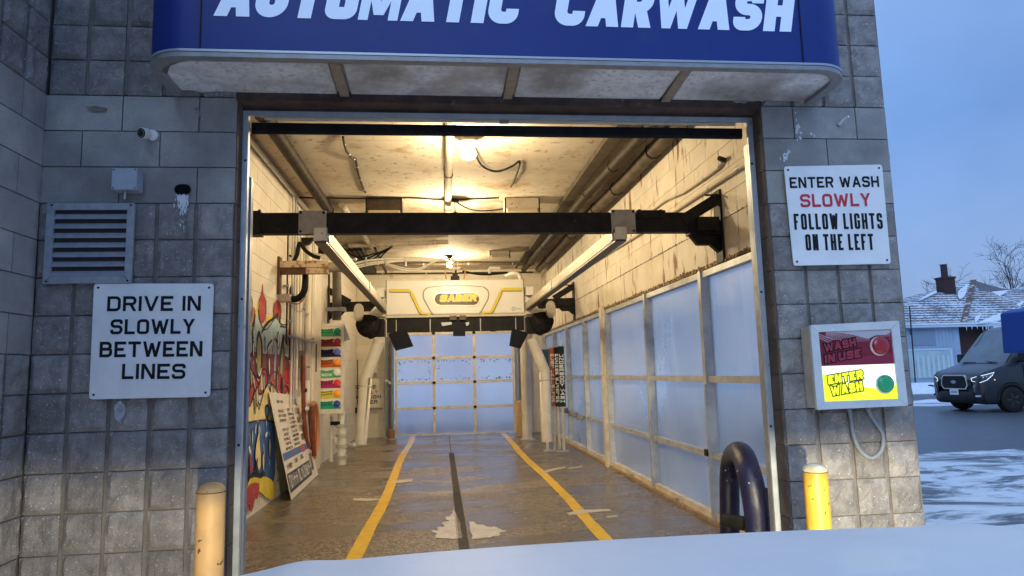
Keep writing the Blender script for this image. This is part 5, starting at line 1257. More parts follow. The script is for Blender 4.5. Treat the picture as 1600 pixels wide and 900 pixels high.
gpoly('darkred',[(40,900),(60,660),(110,655),(200,680),(330,680),(420,700),(430,760),(470,780),(480,860),(470,960)])
gpoly('red',[(30,1120),(20,900),(60,810),(110,880),(150,960),(170,820),(220,800),(230,950),(280,820),(330,860),(400,830),(470,840),(500,890),(470,1010),(410,1030),(380,1060),(340,1060),(300,990),(250,930),(200,1010),(160,1070),(120,1000),(80,1110),(60,1180)])
gpoly('red',[(410,960),(430,700),(500,880),(470,1080),(420,1090)])
gpoly('red',[(145,360),(150,160),(172,110),(178,20),(186,20),(190,120),(215,170),(220,300),(200,380),(165,400)])
gpoly('red',[(283,310),(290,200),(320,165),(350,200),(358,300),(345,390),(300,340)])
gpoly('orange',[(72,400),(80,270),(100,230),(115,260),(110,390)])
gpoly('yellow',[(55,130),(72,220),(60,280),(52,330)]); gpoly('yellow',[(205,390),(215,330),(255,320),(290,330),(250,390)]); gpoly('yellow',[(110,330),(150,150),(155,220),(125,340)])
gpoly('orange',[(420,600),(420,440),(445,420),(455,560),(440,600)])
for pts in (((70,700),(90,430),(108,300),(118,300),(104,440),(86,700)),((120,880),(122,520),(150,440),(180,560),(175,860),(150,900)),((165,480),(210,380),(290,330),(320,290),(345,330),(350,400),(425,400),(425,412),(340,410),(318,320),(215,420),(175,490)),
            ((220,720),(222,590),(275,530),(272,560),(240,600),(232,720)),((300,560),(305,520),(345,580),(340,600)),((340,900),(345,640),(372,500),(378,500),(362,700),(352,900)),((50,760),(48,430),(56,430),(64,700),(78,830),(70,830)),
            ((60,1190),(30,1130),(34,1120),(64,1170),(100,1060),(160,1150),(165,1165),(155,1165),(100,1080)),((290,1080),(310,1050),(345,1100),(395,1060),(400,1072),(345,1120))): gpoly('black',list(pts),'outline_shape')
gpoly('olive',[(130,830),(132,560),(150,500),(170,580),(165,830),(150,870)]); gpoly('olive',[(345,880),(352,700),(372,640),(372,860)])
gpoly('white',[(140,860),(138,820),(150,880),(172,800),(176,820),(155,900)]); gpoly('white',[(228,700),(232,620),(265,575),(240,640)])
gpoly('cream',[(150,960),(160,1000),(170,860),(178,880),(200,980),(175,1030)])
gpoly('black',[(200,1180),(215,1150),(240,1150),(250,1220),(235,1290),(245,1310),(235,1325),(212,1290)]); gpoly('blue',[(213,1200),(222,1175),(238,1180),(240,1230),(226,1270)])
gpoly('darkred',[(222,820),(226,700),(240,620),(250,640),(236,720),(232,840)]); gpoly('grey',[(285,900),(292,720),(305,560),(318,600),(308,740),(300,930)]); gpoly('olive',[(250,1050),(262,960),(280,930),(300,1010),(270,1090)])
gpoly('olive',[(20,1180),(26,1060),(50,1120),(44,1220)]); gpoly('lightblue',[(60,640),(66,480),(80,420),(84,600),(76,680)]); gpoly('yellow',[(12,1500),(14,1400),(30,1460),(24,1560)])
for P in (((20,900),(60,810),(112,885),(150,965)),((150,965),(172,830),(218,810),(232,950)),((232,950),(282,830),(330,868)),((30,1120),(62,1182),(82,1112),(120,1002),(160,1072),(202,1012),(250,932),(300,992),(340,1062),(380,1062),(410,1032)),
          ((60,700),(92,385),(112,272)),((140,262),(170,420),(215,470),(330,290)),((345,420),(425,430),(418,640)),((270,690),(285,560),(300,525)),((375,640),(392,560),(400,470)),((10,1250),(40,1180),(80,905),(118,1060),(150,1205)),((150,1205),(190,1040),(232,930),(262,1060),(302,1212)),
          ((300,1212),(352,1060),(400,950),(442,1050)),((30,1330),(120,1305),(230,1292),(290,1322)),((60,1560),(66,1700),(50,1800)),((100,1860),(118,1640),(140,1420)),((212,1760),(222,1600),(216,1480)),((420,960),(432,700),(445,600)),((150,500),(130,560),(120,880),(150,905),(178,860),(182,560),(152,500)),
          ((70,120),(92,200),(84,330)),((150,160),(146,360)),((220,300),(215,170)),((290,200),(283,310),(300,345)),((350,200),(360,300),(346,392))): gline('black',P,R.uniform(.012,.024))
for P in (((66,830),(100,900),(112,1000)),((232,960),(262,1000)),((310,1000),(340,1046)),((90,420),(100,520)),((330,320),(336,400)),((180,520),(190,640)),((60,1420),(72,1500)),((160,1360),(166,1430)),((250,1400),(244,1500)),((190,1520),(200,1640)),((30,1640),(40,1720)),((240,1650),(252,1730)),((436,760),(452,860)),((455,900),(470,980))): gline('white',P,R.uniform(.008,.018))
for k,(x,yt,yb,wd) in enumerate(((78,820,1000,11),(132,980,1190,9),(196,860,1040,10),(246,700,900,7),(268,960,1130,11),(322,850,1030,9),(366,900,1070,8),(96,560,720,7),(205,520,660,6),(330,470,640,7),(388,500,700,8),(112,1010,1260,9),(262,1180,1290,8),(150,1320,1500,8),(250,1450,1680,10),(88,1380,1560,7),(190,1600,1800,9),(40,1480,1700,8))):
    c=('olive','cream','grey','white','cream','olive','black','white','grey','white','olive','olive','white','lightblue','grey','lightblue','cream','lightblue')[k]
    gpoly('black',[(x-wd-4,yt+(yb-yt)*.3),(x+2,yt-26),(x+wd+4,yt+(yb-yt)*.45),(x+wd*.2,yb+24)],'outline_shape'); gpoly(c,[(x-wd,yt+(yb-yt)*.32),(x+1,yt),(x+wd,yt+(yb-yt)*.45),(x,yb)])
rr=random.Random(31)
for k in range(46):
    a=rr.uniform(15,430); b=rr.uniform(430,1950); s=rr.uniform(4,16); gpoly(rr.choice(['white','black','yellow','grey','olive','cream','red']),[(a,b-s*2.5),(a+s*.35,b-s*.4),(a+s*.2,b+s*2.2),(a-s*.3,b+s*.5)],'spray_fleck')
for k in range(16):
    a=rr.uniform(20,290); b=rr.uniform(1900,2030); gline(rr.choice(['red','black','yellow','red']),[(a,b),(a+rr.uniform(-3,3),b+rr.uniform(60,190))],.008)
gpoly('cream',[(110,1640),(140,1420),(150,1440),(170,1700),(150,1780),(130,1700)]); gpoly('white',[(50,1560),(60,1530),(78,1600),(70,1640)]); gpoly('white',[(110,1400),(122,1330),(126,1350),(116,1440)]); gpoly('white',[(205,1440),(225,1400),(232,1420),(215,1470)])
gpoly('red',[(60,1700),(72,1580),(85,1700),(90,1790),(70,1800)]); gpoly('black',[(48,1800),(70,1680),(62,1800),(100,1820),(140,1600),(130,1820),(210,1760),(205,1850),(50,1860)])
gpoly('yellow',[(30,2010),(50,1850),(120,1830),(160,1850),(200,1820),(290,1870),(300,2000),(260,2050),(210,2020),(150,1960),(90,1980)])
gpoly('red',[(20,2120),(30,1950),(60,1900),(120,1880),(160,1900),(130,2060),(110,2000),(90,2150),(70,2160),(55,2070),(30,2220)])
# ================================================================ CEILING AND UPPER PIPES
def pipe(name,lab,cat,pts,r,m_,straps=0,grp=None,n=10,sp_=0):
    t=thing(name,lab,cat,tuple(pts[0]),grp); MB().tube(pts,r,n,smooth_path=sp_).build('run',m_,t)
    for k in range(straps):
        q=(k+.5)/straps*(len(pts)-1); i=int(q); p=V(pts[i]).lerp(V(pts[i+1]),q-i); d=(V(pts[i+1])-V(pts[i])).normalized(); MB().tube([p-d*.015,p+d*.015],r*1.15,n).build('strap',dpipe if r>.05 else galv,t)
    return t
def cz(px,py,z=4.0): return onZ(px,py,z)
pipe('drain_pipe','thick dark drain pipe along the ceiling at the left','pipe',[V((-1.66,4.2,3.97)),V((-1.66,10.3,3.97)),V((-1.64,10.5,3.85)),V((-1.64,10.5,3.5))],.075,dpipe,4)
pipe('ceiling_conduit','white conduit running in the corner of ceiling and left wall','conduit',[V((-2.0,4.2,4.0)),V((-2.0,16.5,4.0))],.028,pvc,8)
pipe('ceiling_raceway','cream painted pipe down the middle of the ceiling','pipe',[V((.12,4.2,4.03)),V((.14,11.3,4.03))],.052,creamc,4)
t=pipe('gutter_pipe','thick dark sagging pipe along the right side of the ceiling','pipe',[V((2.2,4.2,3.95)),V((2.16,7.0,3.93)),V((2.08,9.2,3.93)),V((2.04,12.5,3.9)),V((2.0,16,3.9))],.068,dpipe,7)
MB().box((1.86,4.2,3.99),(2.02,16.,4.055)).build('channel',mat('channel_brown',(.07,.055,.04),.6,c2=(.12,.095,.07),ns=6),t)
pipe('gutter_sleeve','dark brown sleeve pipe in the corner of ceiling and right wall','pipe',[V((2.42,4.2,3.92)),V((2.42,8.3,3.90)),V((2.36,10.5,3.9)),V((2.36,16.,3.9))],.085,mat('sleeve_brown',(.075,.055,.038),.7,c2=(.13,.10,.07),ns=5),6)
wy=2.50
pipe('wall_conduit','cream conduit with bends on the upper right wall ending in a small nozzle','conduit',[onX(*p,2.52) for p in ((1128,252),(1122,262),(1100,278),(1068,300),(1040,312),(1005,338),(960,372),(900,417),(860,452))],.018,cream,6,'conduits on the right wall')
p=onX(1127,249,2.5); top(MB().cyl(p+V((.04,.02,0)),p-V((.03,.03,0)),.022,12).build('nozzle',black),'small black round nozzle high on the right wall near the door','nozzle')
pipe('wall_conduit','straight cream conduit running along the upper right wall below the nozzle','conduit',[onX(*p,2.52) for p in ((1169,253),(1140,272),(1080,312),(1020,352),(960,389),(880,440),(850,460))],.022,cream,6,'conduits on the right wall')
# transverse conduits and boxes on the ceiling
pipe('ceiling_cable','thin black cable strung across the ceiling left of centre','cable',[cz(465,308,4.03),cz(480,309,4.0),cz(570,310,4.03),cz(640,309,4.04),cz(700,312,4.04),cz(780,309,4.04)],.012,rubber,0,sp_=3)
pipe('ceiling_cable','brown cable clipped in a wavy line across the ceiling to the dark box','cable',[cz(536,214,4.04),cz(541,235,4.0),cz(550,246,4.02),cz(556,250,4.04),cz(560,270,4.04),cz(566,290,4.04),cz(571,301,4.04)],.014,dpipe,6,sp_=3)
pipe('ceiling_cable','black cable arching from the near bulb to the right along the ceiling','cable',[cz(741,234,4.0),cz(752,258,3.97),cz(775,268,3.97),cz(800,260,4.0),cz(812,252,4.03),cz(806,275,4.0),cz(798,292,4.03)],.013,rubber,0,sp_=4)
pipe('ceiling_cable','black cable drooping from the hidden pendant to the pale ceiling box','cable',[V((.24,10.05,4.04)),V((.45,10.1,3.93)),V((.7,10.1,3.90)),V((1.0,10.2,3.96)),V((1.2,10.25,4.03))],.010,rubber,0,sp_=4)
def hbox(lab,px0,px1,pyt,pyb,y,m1,m2):
    A=onY(px0,pyb,y);B=onY(px1,pyt,y); t=thing('ceiling_box',lab,'ceiling box',((A.x+B.x)/2,y,A.z))
    MB().box((A.x,y,A.z+.05),(B.x,y+.28,4.055)).build('housing',m1,t,bevel=.006)
    MB().box((A.x+.04,y+.01,A.z),(B.x-.04,y+.27,A.z+.048)).build('diffuser',m2,t)
    for x in (A.x+.01,B.x-.01): MB().box((x-.01,y-.006,A.z-.02),(x+.01,y+.02,4.05)).build('side_clip',black,t)
hbox('dark brown box light under the ceiling, left of the middle pipe',571,628,301,333,9.9,mat('box_dark_brown',(.035,.02,.015),.5,c2=(.07,.04,.03),ns=10),mat('diffuser_tan',(.5,.42,.3),.5))
hbox('cream box light under the ceiling, right of the middle pipe',789,843,302,330,9.9,creamc,mat('diffuser_tan',(0,0,0)))
hbox('small pale ceiling box farther back on the right',765,797,384,402,14.3,creamc,mat('diffuser_tan',(0,0,0)))
pipe('cross_pipe','cream pipe crossing the ceiling behind the crossbeam, left of centre','pipe',[onZ(545,384,3.99),onZ(700,378,3.99)],.045,creamc,4)
pipe('cross_conduit','thin dark conduit along the top of the back wall','conduit',[V((-1.9,16.6,3.92)),V((2.3,16.6,3.92))],.02,dpipe,4)
pipe('cross_conduit','brown conduit across the ceiling close in front of the back wall','conduit',[V((-1.9,15.6,3.98)),V((2.2,15.6,3.98))],.035,mat('sleeve_brown',(0,0,0)),4)
pipe('diagonal_strut','dark diagonal strut under the ceiling at the far right','strut',[onZ(806,418,3.85),onZ(828,387,4.03)],.03,dpipe,0)
pipe('diagonal_strut','dark diagonal strut under the ceiling at the far left','strut',[onZ(603,425,3.85),onZ(586,388,4.03)],.03,dpipe,0)
pipe('tray_strut','slatted cream strip along the ceiling beside the left drain pipe','strut',[V((-1.45,10.2,4.02)),V((-1.35,13.5,4.02))],.05,creamc,5)
t=thing('top_bracket_tray','dark cable tray with tangled black cables near the ceiling, left rear','cable tray',(-1.3,13.5,3.8))
MB().box((-1.9,13.4,3.9),(-1.5,16.4,3.93)).box((-1.9,13.4,3.931),(-1.87,16.4,4.0)).box((-1.53,13.4,3.931),(-1.5,16.4,4.0)).build('tray',black,t); rr=random.Random(2)
for k in range(4): MB().tube([V((-1.85+.1*k,13.4,3.95)),V((-1.6+.1*k,13.2,3.75-.05*k)),V((-1.2+.05*k,13.1,3.80)),V((-.9,13.2,3.95))],.014,6,smooth_path=4).build('cable',rubber,t)
t=thing('junction_cluster','dark pipe fittings and flange at the back right corner of the ceiling','pipe fittings',(1.9,15.5,3.5))
MB().tube([V((1.55,16.,3.75)),V((1.75,15.9,3.8)),V((1.9,15.9,3.7)),V((1.92,15.9,3.2)),V((1.92,15.9,2.8))],.05,10,smooth_path=4).build('pipe',pvc,t); MB().cyl((1.7,15.9,3.35),(1.7,15.9,3.45),.13,14).build('flange',almond,t)
# ================================================================ LAMPS
def pendant(lab,loc,vis,watt,cord=.0,big=1.):
    x,y,z=loc; t=thing('ceiling_lamp',lab,'lamp',(x,y,z),'bare bulb lamps of the bay')
    MB().lathe((x,y,4.055),[(.06,0),(.06,-.03),(.045,-.04),(.0005,-.041)],18).build('ceiling_rose',rubber if cord else pvc,t)
    if cord: MB().tube([(x,y,4.02),(x,y,z+.13)],.007,8).build('cord',rubber,t)
    MB().lathe((x,y,z+.14),[(.02,0),(.045,-.02),(.05,-.08),(.04,-.085)],18).build('socket',rubber if cord else pvc,t)
    MB().lathe((x,y,z+.06),[(.03,0),(.05*big,-.03),(.075*big,-.075),(.078*big,-.10),(.055*big,-.14),(.0005,-.155)],20).build('bulb',lampm,t)
    MB().lathe((x,y,z+.115),[(.03,0),(.10*big,-.012),(.125*big,-.035),(.122*big,-.037),(.095*big,-.016),(.03,-.004)],22).build('reflector',pvc,t)  # dish added above the bulb to keep its direct light off the ceiling
    L=bpy.data.lights.new('bulb_light','POINT'); L.energy=watt; L.color=(1.,.79,.47); L.shadow_soft_size=.06
    o=bpy.data.objects.new('bulb_light',L); C.objects.link(o); o.parent=t; o.location=(0,0,-.19)
    return t
pendant('bright bulb under the ceiling just inside the door, first of three',(.33,7.25,3.88),1,125,big=1.15)
pendant('black socketed pendant bulb right behind the black crossbeam',(.24,10.0,3.72),1,135,cord=1)
pendant('small glowing bulb near the ceiling behind the gantry, farthest one',(.22,14.9,3.88),1,150,cord=1,big=.9)
# ================================================================ STREET SIDE (right of the building)
# ---- van
def van():
    h=math.pi; t=thing('parked_van','dark grey high-roof van with lit headlight surround standing across the wet road','van',(0,0,0))
    t.location=(16.12,19.05,-.02); t.rotation_euler=(0,0,h)
    ORG[t.name]=V((0,0,0))
    # local: +x forward, front axle at x=0, left side +y
    hw=1.0
    ST=[(.93,.42,.60,.95,.72),(0.90,.30,1.05,1.08,.90),(.74,.24,1.16,1.17,.97),(.45,.24,1.24,1.28,1.0),(.05,.24,1.32,1.40,1.01),(-.05,.24,1.34,1.47,1.01),(-.45,.24,1.36,1.98,1.01),(-.80,.24,1.37,2.38,1.01),(-1.10,.24,1.38,2.50,1.02),(-2.0,.24,1.38,2.55,1.03),(-4.4,.26,1.38,2.55,1.03),(-4.65,.40,1.36,2.50,1.0)]
    vs=[];fs=[]
    for x,zb,zm,zt,w_ in ST:
        tw=w_-.03 if zt<1.45 else w_*.83
        ring=[(w_*.93,zb),(w_,zb+.16),(w_*1.0,zm-.12),(w_*.975,zm),(tw,zt-.10 if zt>1.5 else zt-.035),(tw*.86,zt-.015),(0,zt+.015)]
        ring=[(y,z) for y,z in ring]+[(-y,z) for y,z in ring[-2::-1]]
        for y,z in ring: vs.append((x,y,z))
    n=13
    for i in range(len(ST)-1):
        for k in range(n-1): fs.append((i*n+k,i*n+k+1,(i+1)*n+k+1,(i+1)*n+k))
        fs.append((i*n+n-1,i*n,(i+1)*n,(i+1)*n+n-1))
    fs.append(tuple(range(n))); fs.append(tuple(range((len(ST)-1)*n,len(ST)*n))[::-1])
    MB().add(vs,fs,True).build('body',vang,t,bevel=0)
    MB().add([(.02,.90,1.40),(.02,-.90,1.40),(.10,0,1.42),(-.79,.80,2.33),(-.79,-.80,2.33),(-.74,0,2.40),(-.07,.92,1.43)],[(0,2,5,3),(2,1,4,5)],True).build('windscreen',vgl,t)
    m=MB()
    for s in (1,-1): m.add([(-.32,s*.985,1.42),(-1.35,s*.99,1.42),(-1.35,s*.88,2.10),(-.92,s*.875,2.12)],[(0,1,2,3)])
    m.build('side_window',vgl,t)
    # fix: keep glass just proud of the body
    G_=[(.96,.48),(.96,-.48),(1.0,-.60),(1.01,-.62),(1.0,-.52),(1.02,.52)]
    def oct_(x,yw,z0,z1,c): return [(x,-yw+c,z0),(x,yw-c,z0),(x,yw,z0+c*1.3),(x,yw-.03,z1-c),(x,yw-c-.02,z1),(x,-yw+c+.02,z1),(x,-yw+.03,z1-c),(x,-yw,z0+c*1.3)]
    MB().prism(oct_(.91,.52,.66,1.08,.08),(.045,0,0)).build('grille_frame',mat('grille_chrome',(.55,.55,.56),.3,metal=.6),t)
    MB().prism(oct_(.956,.485,.69,1.05,.07),(.004,0,0)).build('grille',mat('grille_black',(.006,.006,.007),.4),t)
    for z in (.76,.83,.90,.97): MB().box((.9605,-.44,z),(.966,.44,z+.012)).build('grille_bar',carb,t)
    b=MB(); b.prism([(.962,.10*math.cos(2*math.pi*k/20),.875+.042*math.sin(2*math.pi*k/20)) for k in range(20)],(.006,0,0)); b.build('badge',chrome,t)
    b=MB(); b.prism([(.9685,.088*math.cos(2*math.pi*k/20),.875+.033*math.sin(2*math.pi*k/20)) for k in range(20)],(.002,0,0)); b.build('badge_field',mat('badge_blue',(.02,.06,.25),.3),t)
    text(MB(),'FORD',(.9712,-.055,.861),(0,1,0),(0,0,1),.028,.022,.006,.004,r=.4,shear=.2,total=.11,nrm=(1,0,0)).build('badge_lettering',chrome,t)
    vs_=[];fs_=[];ny=16;zr_=((-.05,.25),(0.,.29),(.03,.38),(.03,.50),(.015,.58),(-.03,.63),(-.10,.645))
    for i in range(ny+1):
        y=-.97+1.94*i/ny
        for dx,z in zr_: vs_.append((.94-.16*abs(y/.97)**5+dx,y,z))
    for i in range(ny):
        for j in range(6): q_=i*7+j; fs_.append((q_,q_+1,q_+8,q_+7))
    MB().add(vs_,fs_,True).build('bumper',carb,t)
    MB().box((.955,-.45,.33),(.972,.45,.43)).build('lower_intake',txt,t)
    MB().box((.971,-.17,.50),(.977,.17,.66)).build('number_plate',white,t)
    g=MB()
    for k in range(6): g.box((.9775,-.13+k*.045,.55),(.9785,-.13+k*.045+.026,.62))
    g.build('plate_marks',mat('plate_blue',(.12,.16,.35),.5),t)
    led=mat('van_led',(.8,.85,.9),.3,emit=(.75,.85,1),es=.9)
    for s in (1,-1):
        P=[(1.00,s*.66,.98),(.985,s*.66,.90),(.93,s*.90,.86),(.78,s*.985,.93),(.62,s*1.005,1.06),(.55,s*1.0,1.14),(.80,s*.975,1.08),(.95,s*.82,1.03)]
        P=[(x-.065,y+s*.012,z) for x,y,z in P]
        MB().poly(P).build('headlight',mat('van_lens',(.10,.11,.13),.1,coat=1.),t)
        MB().tube([(x+.012,y+s*.008,z) for x,y,z in P+[P[0]]],.009,6).build('headlight_led',led,t)
        MB().sphere((.80,s*.955,1.0),.03,10,6).sphere((.72,s*.975,1.03),.022,10,6).build('headlight_lens',chrome,t)
        MB().box((.93,s*.84,.46),(1.0,s*.96,.51)).build('fog_light',chrome,t)
        # mirror
        MB().box((-.40,s*1.04,1.42),(-.25,s*1.28,1.70)).build('mirror',carb,t,bevel=.03); MB().beam((-.38,s*.98,1.45),(-.33,s*1.1,1.5),.05,.06).build('mirror_arm',carb,t)
        MB().sphere((.52,s*1.035,.93),.018,8,6).build('marker_lamp',mat('lamp_warm',(.9,.6,.4),.3,emit=(1,.7,.5),es=.8),t)
        # arch, wheel
        for x in (0,-3.6):
            A=[]
            for k in range(13):
                a=math.pi*k/12; A.append((x+.47*math.cos(a),.36+.47*math.sin(a)))
            v_=[];f_=[]
            for (a,z) in A: v_+=[(a,s*1.018,z),(x+(a-x)*.88,s*1.02,.36+(z-.36)*.88)]
            for k in range(12): f_.append((2*k,2*k+1,2*k+3,2*k+2))
            MB().add(v_,f_).build('wheel_arch',carb,t)
            MB().lathe((x,s*.93,.455),[(.40,0),(.40,.082)],28,(0,s,0)).build('arch_void',mat('void_black',(0,0,0)),t)
            MB().lathe((x,s*.80,.36),[(.22,0),(.35,.0),(.362,.03),(.362,.20),(.35,.232),(.22,.232)],28,(0,s,0)).build('tyre',tyre,t)
            MB().lathe((x,s*.90,.36),[(.22,.13),(.20,.08),(.08,.09),(.0005,.12)],24,(0,s,0)).build('rim',mat('rim_dark',(.07,.07,.08),.35,metal=.5),t)
            w_=MB()
            for k in range(5):
                a=2*math.pi*k/5; w_.beam((x+.05*math.cos(a),s*1.03,.36+.05*math.sin(a)),(x+.20*math.cos(a),s*1.025,.36+.20*math.sin(a)),.035,.02,up=(0,1,0))
            w_.build('spokes',mat('rim_dark',(0,0,0)),t)
    MB().box((-2.6,-1.0,.20),(-1.0,1.0,.26)).build('sill_underside',carb,t)
    for s in (1,-1): MB().box((-.42,s*1.012,.5),(-.435,s*1.022,1.38)).box((-1.5,s*1.02,.5),(-1.512,s*1.032,1.9)).build('door_seam',txt,t)
    MB().box((.30,-.30,1.255),(.36,.0,1.29)).box((.30,.05,1.255),(.36,.35,1.29)).build('hood_vent',txt,t)
    MB().beam((.10,.7,1.42),(.02,.1,1.46),.02,.02).beam((.10,-.1,1.43),(.02,-.7,1.44),.02,.02).build('wiper',carb,t)
    MB().tube([(.93,-.93,.74),(1.03,-1.0,.76)],.02,6).build('tow_hook',carb,t)
van()
# ---- house across the street
hs=thing('house','low pale blue sided building with snowy hipped roof and brick chimney across the street','house',(28,37,0))
HY=36.
def hp(px,py,y=HY): return onY(px,py,y)
E0=hp(1400,508); E1=hp(1497,508); zE=E1.z; xA=E0.x-3; xB=E1.x
MB().box((xA,HY,0),(xB,HY+9,zE)).build('front_wall',siding,hs)
for i in range(int((xB-xA)/.22)): 
    x=xA+.22*i; 
    if x>24.5: MB().box((x,HY-.02,.55),(x+.03,HY-.001,zE-.01)).build('siding_batten',siding,hs)
p=hp(1424,517);q=hp(1462,539); MB().box((p.x,HY-.05,q.z),(q.x,HY-.021,p.z)).build('grey_board',sidingd,hs)
p=hp(1424,548);q=hp(1487,590); MB().box((p.x-.6,HY-.05,q.z),(q.x,HY-.022,p.z)).build('shop_window',pane,hs)
for k in range(9):
    x=p.x-.4+k*(q.x-p.x+.5)/9; MB().box((x,HY-.075,q.z+.05),(x+.14,HY-.051,p.z-.3)).build('curtain_fold',mat('curtain',(.50,.60,.60),.8),hs)
MB().box((p.x-.7,HY-.09,p.z),(q.x+.1,HY-.02,p.z+.10)).box((q.x+.0,HY-.08,0),(q.x+.14,HY-.02,p.z-.001)).build('window_frame',mat('trim_pale',(.50,.60,.72),.6),hs)
MB().box((xA,HY-.04,0),(xB,HY-.021,q.z-.25)).build('base_board',sidingd,hs)
# recessed dark brick porch and right wing
MB().box((xB,HY+.6,0),(xB+2.2,HY+1,zE)).build('porch_wall',brick,hs); MB().box((xB+2.0,HY+.2,0),(xB+10,HY+9,zE-.25)).build('wing_wall',mat('wing_grey',(.36,.37,.42),.7),hs)
for k in range(3):
    x=xB+2.6+k*1.1; f_=MB().box((x,HY+.15,1.0),(x+.8,HY+.199,2.55)).build('window_frame',mat('trim_white',(.6,.62,.66),.5),hs); MB().box((x+.07,HY+.13,1.07),(x+.73,HY+.149,2.48)).build('pane',vgl,f_)
MB().box((xB+1.9,HY-.1,0),(xB+2.05,HY+.1,zE)).build('porch_post',mat('trim_pale',(0,0,0)),hs)
AP=hp(1521,440,41.); LF=hp(1412,476,41.)
# roof planes
MB().prism([(xA,HY-.3,zE),(xB+.05,HY-.3,zE),(AP.x,41.,AP.z),(LF.x-2,41.,LF.z-.1)],(0,0,.08)).build('roof_slope',roofm,hs)
C2=hp(1527,508,HY+.5); D2=hp(1531,457,40.)
MB().prism([(xB+.06,HY-.3,zE),(C2.x,HY-.2,zE-.02),(D2.x,40.,D2.z),(AP.x+.01,41.,AP.z)],(0,0,.08)).build('roof_slope',roofm,hs)
E2=hp(1563,508,HY+.5); F2=hp(1562,455,43.); G2=hp(1640,446,43.); H2=hp(1640,500,HY)
MB().prism([(C2.x+.01,HY-.2,zE-.03),(H2.x,HY-.4,zE-.03),(G2.x,43.,G2.z),(F2.x,43.,F2.z),(D2.x+.01,40.,D2.z-.01)],(0,0,.08)).build('roof_slope',roofm,hs)
MB().prism([(AP.x,41.,AP.z+.05),(F2.x+.5,43.,F2.z+.05),(D2.x,40.,D2.z)],(0,0,.05)).build('roof_slope',mat('shingle_dark',(.13,.12,.13),.9,c2=(.2,.19,.2),ns=8),hs)
MB().prism([(LF.x-2,41,LF.z-.1),(AP.x,41.,AP.z),(AP.x,46,zE),(LF.x-2,46,zE)],(0,0,.06)).build('roof_slope',mat('shingle_dark',(0,0,0)),hs)
# hip cap
MB().beam((xB+.05,HY-.3,zE+.10),(AP.x,41.,AP.z+.10),.35,.06).build('hip_cap',mat('hip_brown',(.16,.10,.09),.9,c2=(.5,.5,.52),ns=3,thr=(.55,.6)),hs)
# snow drifts lying on the roof: raised sheets on the slopes
def onslope(P,a,b,c,d=.10):
    a,b,c=V(a),V(b),V(c); n=(b-a).cross(c-a).normalized(); n=n if n.z>0 else -n
    out=[]
    for px,py in P:
        r=_d(px,py); k=n.dot(a-CAMP)/n.dot(r); out.append(CAMP+r*k+n*d)
    return out,n
s1=((xA,HY-.3,zE+.08),(xB+.05,HY-.3,zE+.08),(AP.x,41.,AP.z+.08))
s3=((C2.x,HY-.2,zE+.05),(H2.x,HY-.4,zE+.05),(G2.x,43.,G2.z+.08))
for P,s in ((((1433,473),(1440,469),(1458,458),(1465,459),(1455,464),(1440,471),(1434,473.5)),s1),(((1497,457),(1507,450),(1512,446),(1509,460),(1505,468),(1498,471),(1495,464)),s1),
            (((1526,466),(1533,461),(1575,456.5),(1572,460),(1550,472),(1540,480),(1535,490),(1528,505),(1521,508),(1526,490)),s3),(((1528,508),(1545,500),(1565,492),(1600,472),(1600,477),(1570,497),(1560,506),(1528,509)),s3)):
    q,n=onslope(chaikin(list(P),2),*s); MB().prism(q,n*.06).build('roof_snow',snow,hs)
MB().box((xA,HY-.42,zE+.02),(xB+3.,HY-.31,zE+.12)).build('eave_snow',snow,hs); MB().box((xA,HY-.40,zE-.12),(xB+9.,HY-.32,zE-.0)).build('gutter',mat('trim_pale',(0,0,0)),hs)
for k in range(9): 
    x=xB+.2+k*.33; MB().cyl((x,HY-.36,zE-.12),(x,HY-.36,zE-.12-R.uniform(.08,.3)),.03,6,r2=.004).build('icicle',snow,hs)
cp=hp(1478,440,39.5)
ch=MB().box((cp.x-.38,39.2,cp.z-1.3),(cp.x+.38,39.9,cp.z+.15)).box((cp.x-.42,39.15,cp.z+.151),(cp.x+.42,39.95,cp.z+.28)).build('chimney',brick,hs)
MB().cyl((cp.x-.05,39.5,cp.z+.28),(cp.x-.05,39.5,cp.z+1.05),.19,12).build('flue_pipe',darkd,ch)
MB().lathe((cp.x-.05,39.5,cp.z+1.08),[(.26,0),(.26,.05),(.0005,.16)],12).build('flue_cap',mat('cap_white',(.6,.62,.66),.5),ch); MB().cyl((cp.x+.24,39.5,cp.z+.28),(cp.x+.24,39.5,cp.z+.42),.07,8).build('flue_cap',mat('cap_white',(0,0,0)),ch)
pl_=thing('downpipe','thin dark pole against the snowy roof at the building corner','pole',(hp(1421,505).x,35.3,0)); MB().cyl((hp(1421,505,35.3).x,35.3,0),(hp(1421,478,35.3).x,35.3,hp(1421,478,35.3).z),.035,8).build('pole',dpipe,pl_); MB().beam((hp(1421,505,35.3).x,35.3,3.0),(hp(1421,505,35.3).x+.5,36,3.3),.04,.04).build('stay',dpipe,pl_)
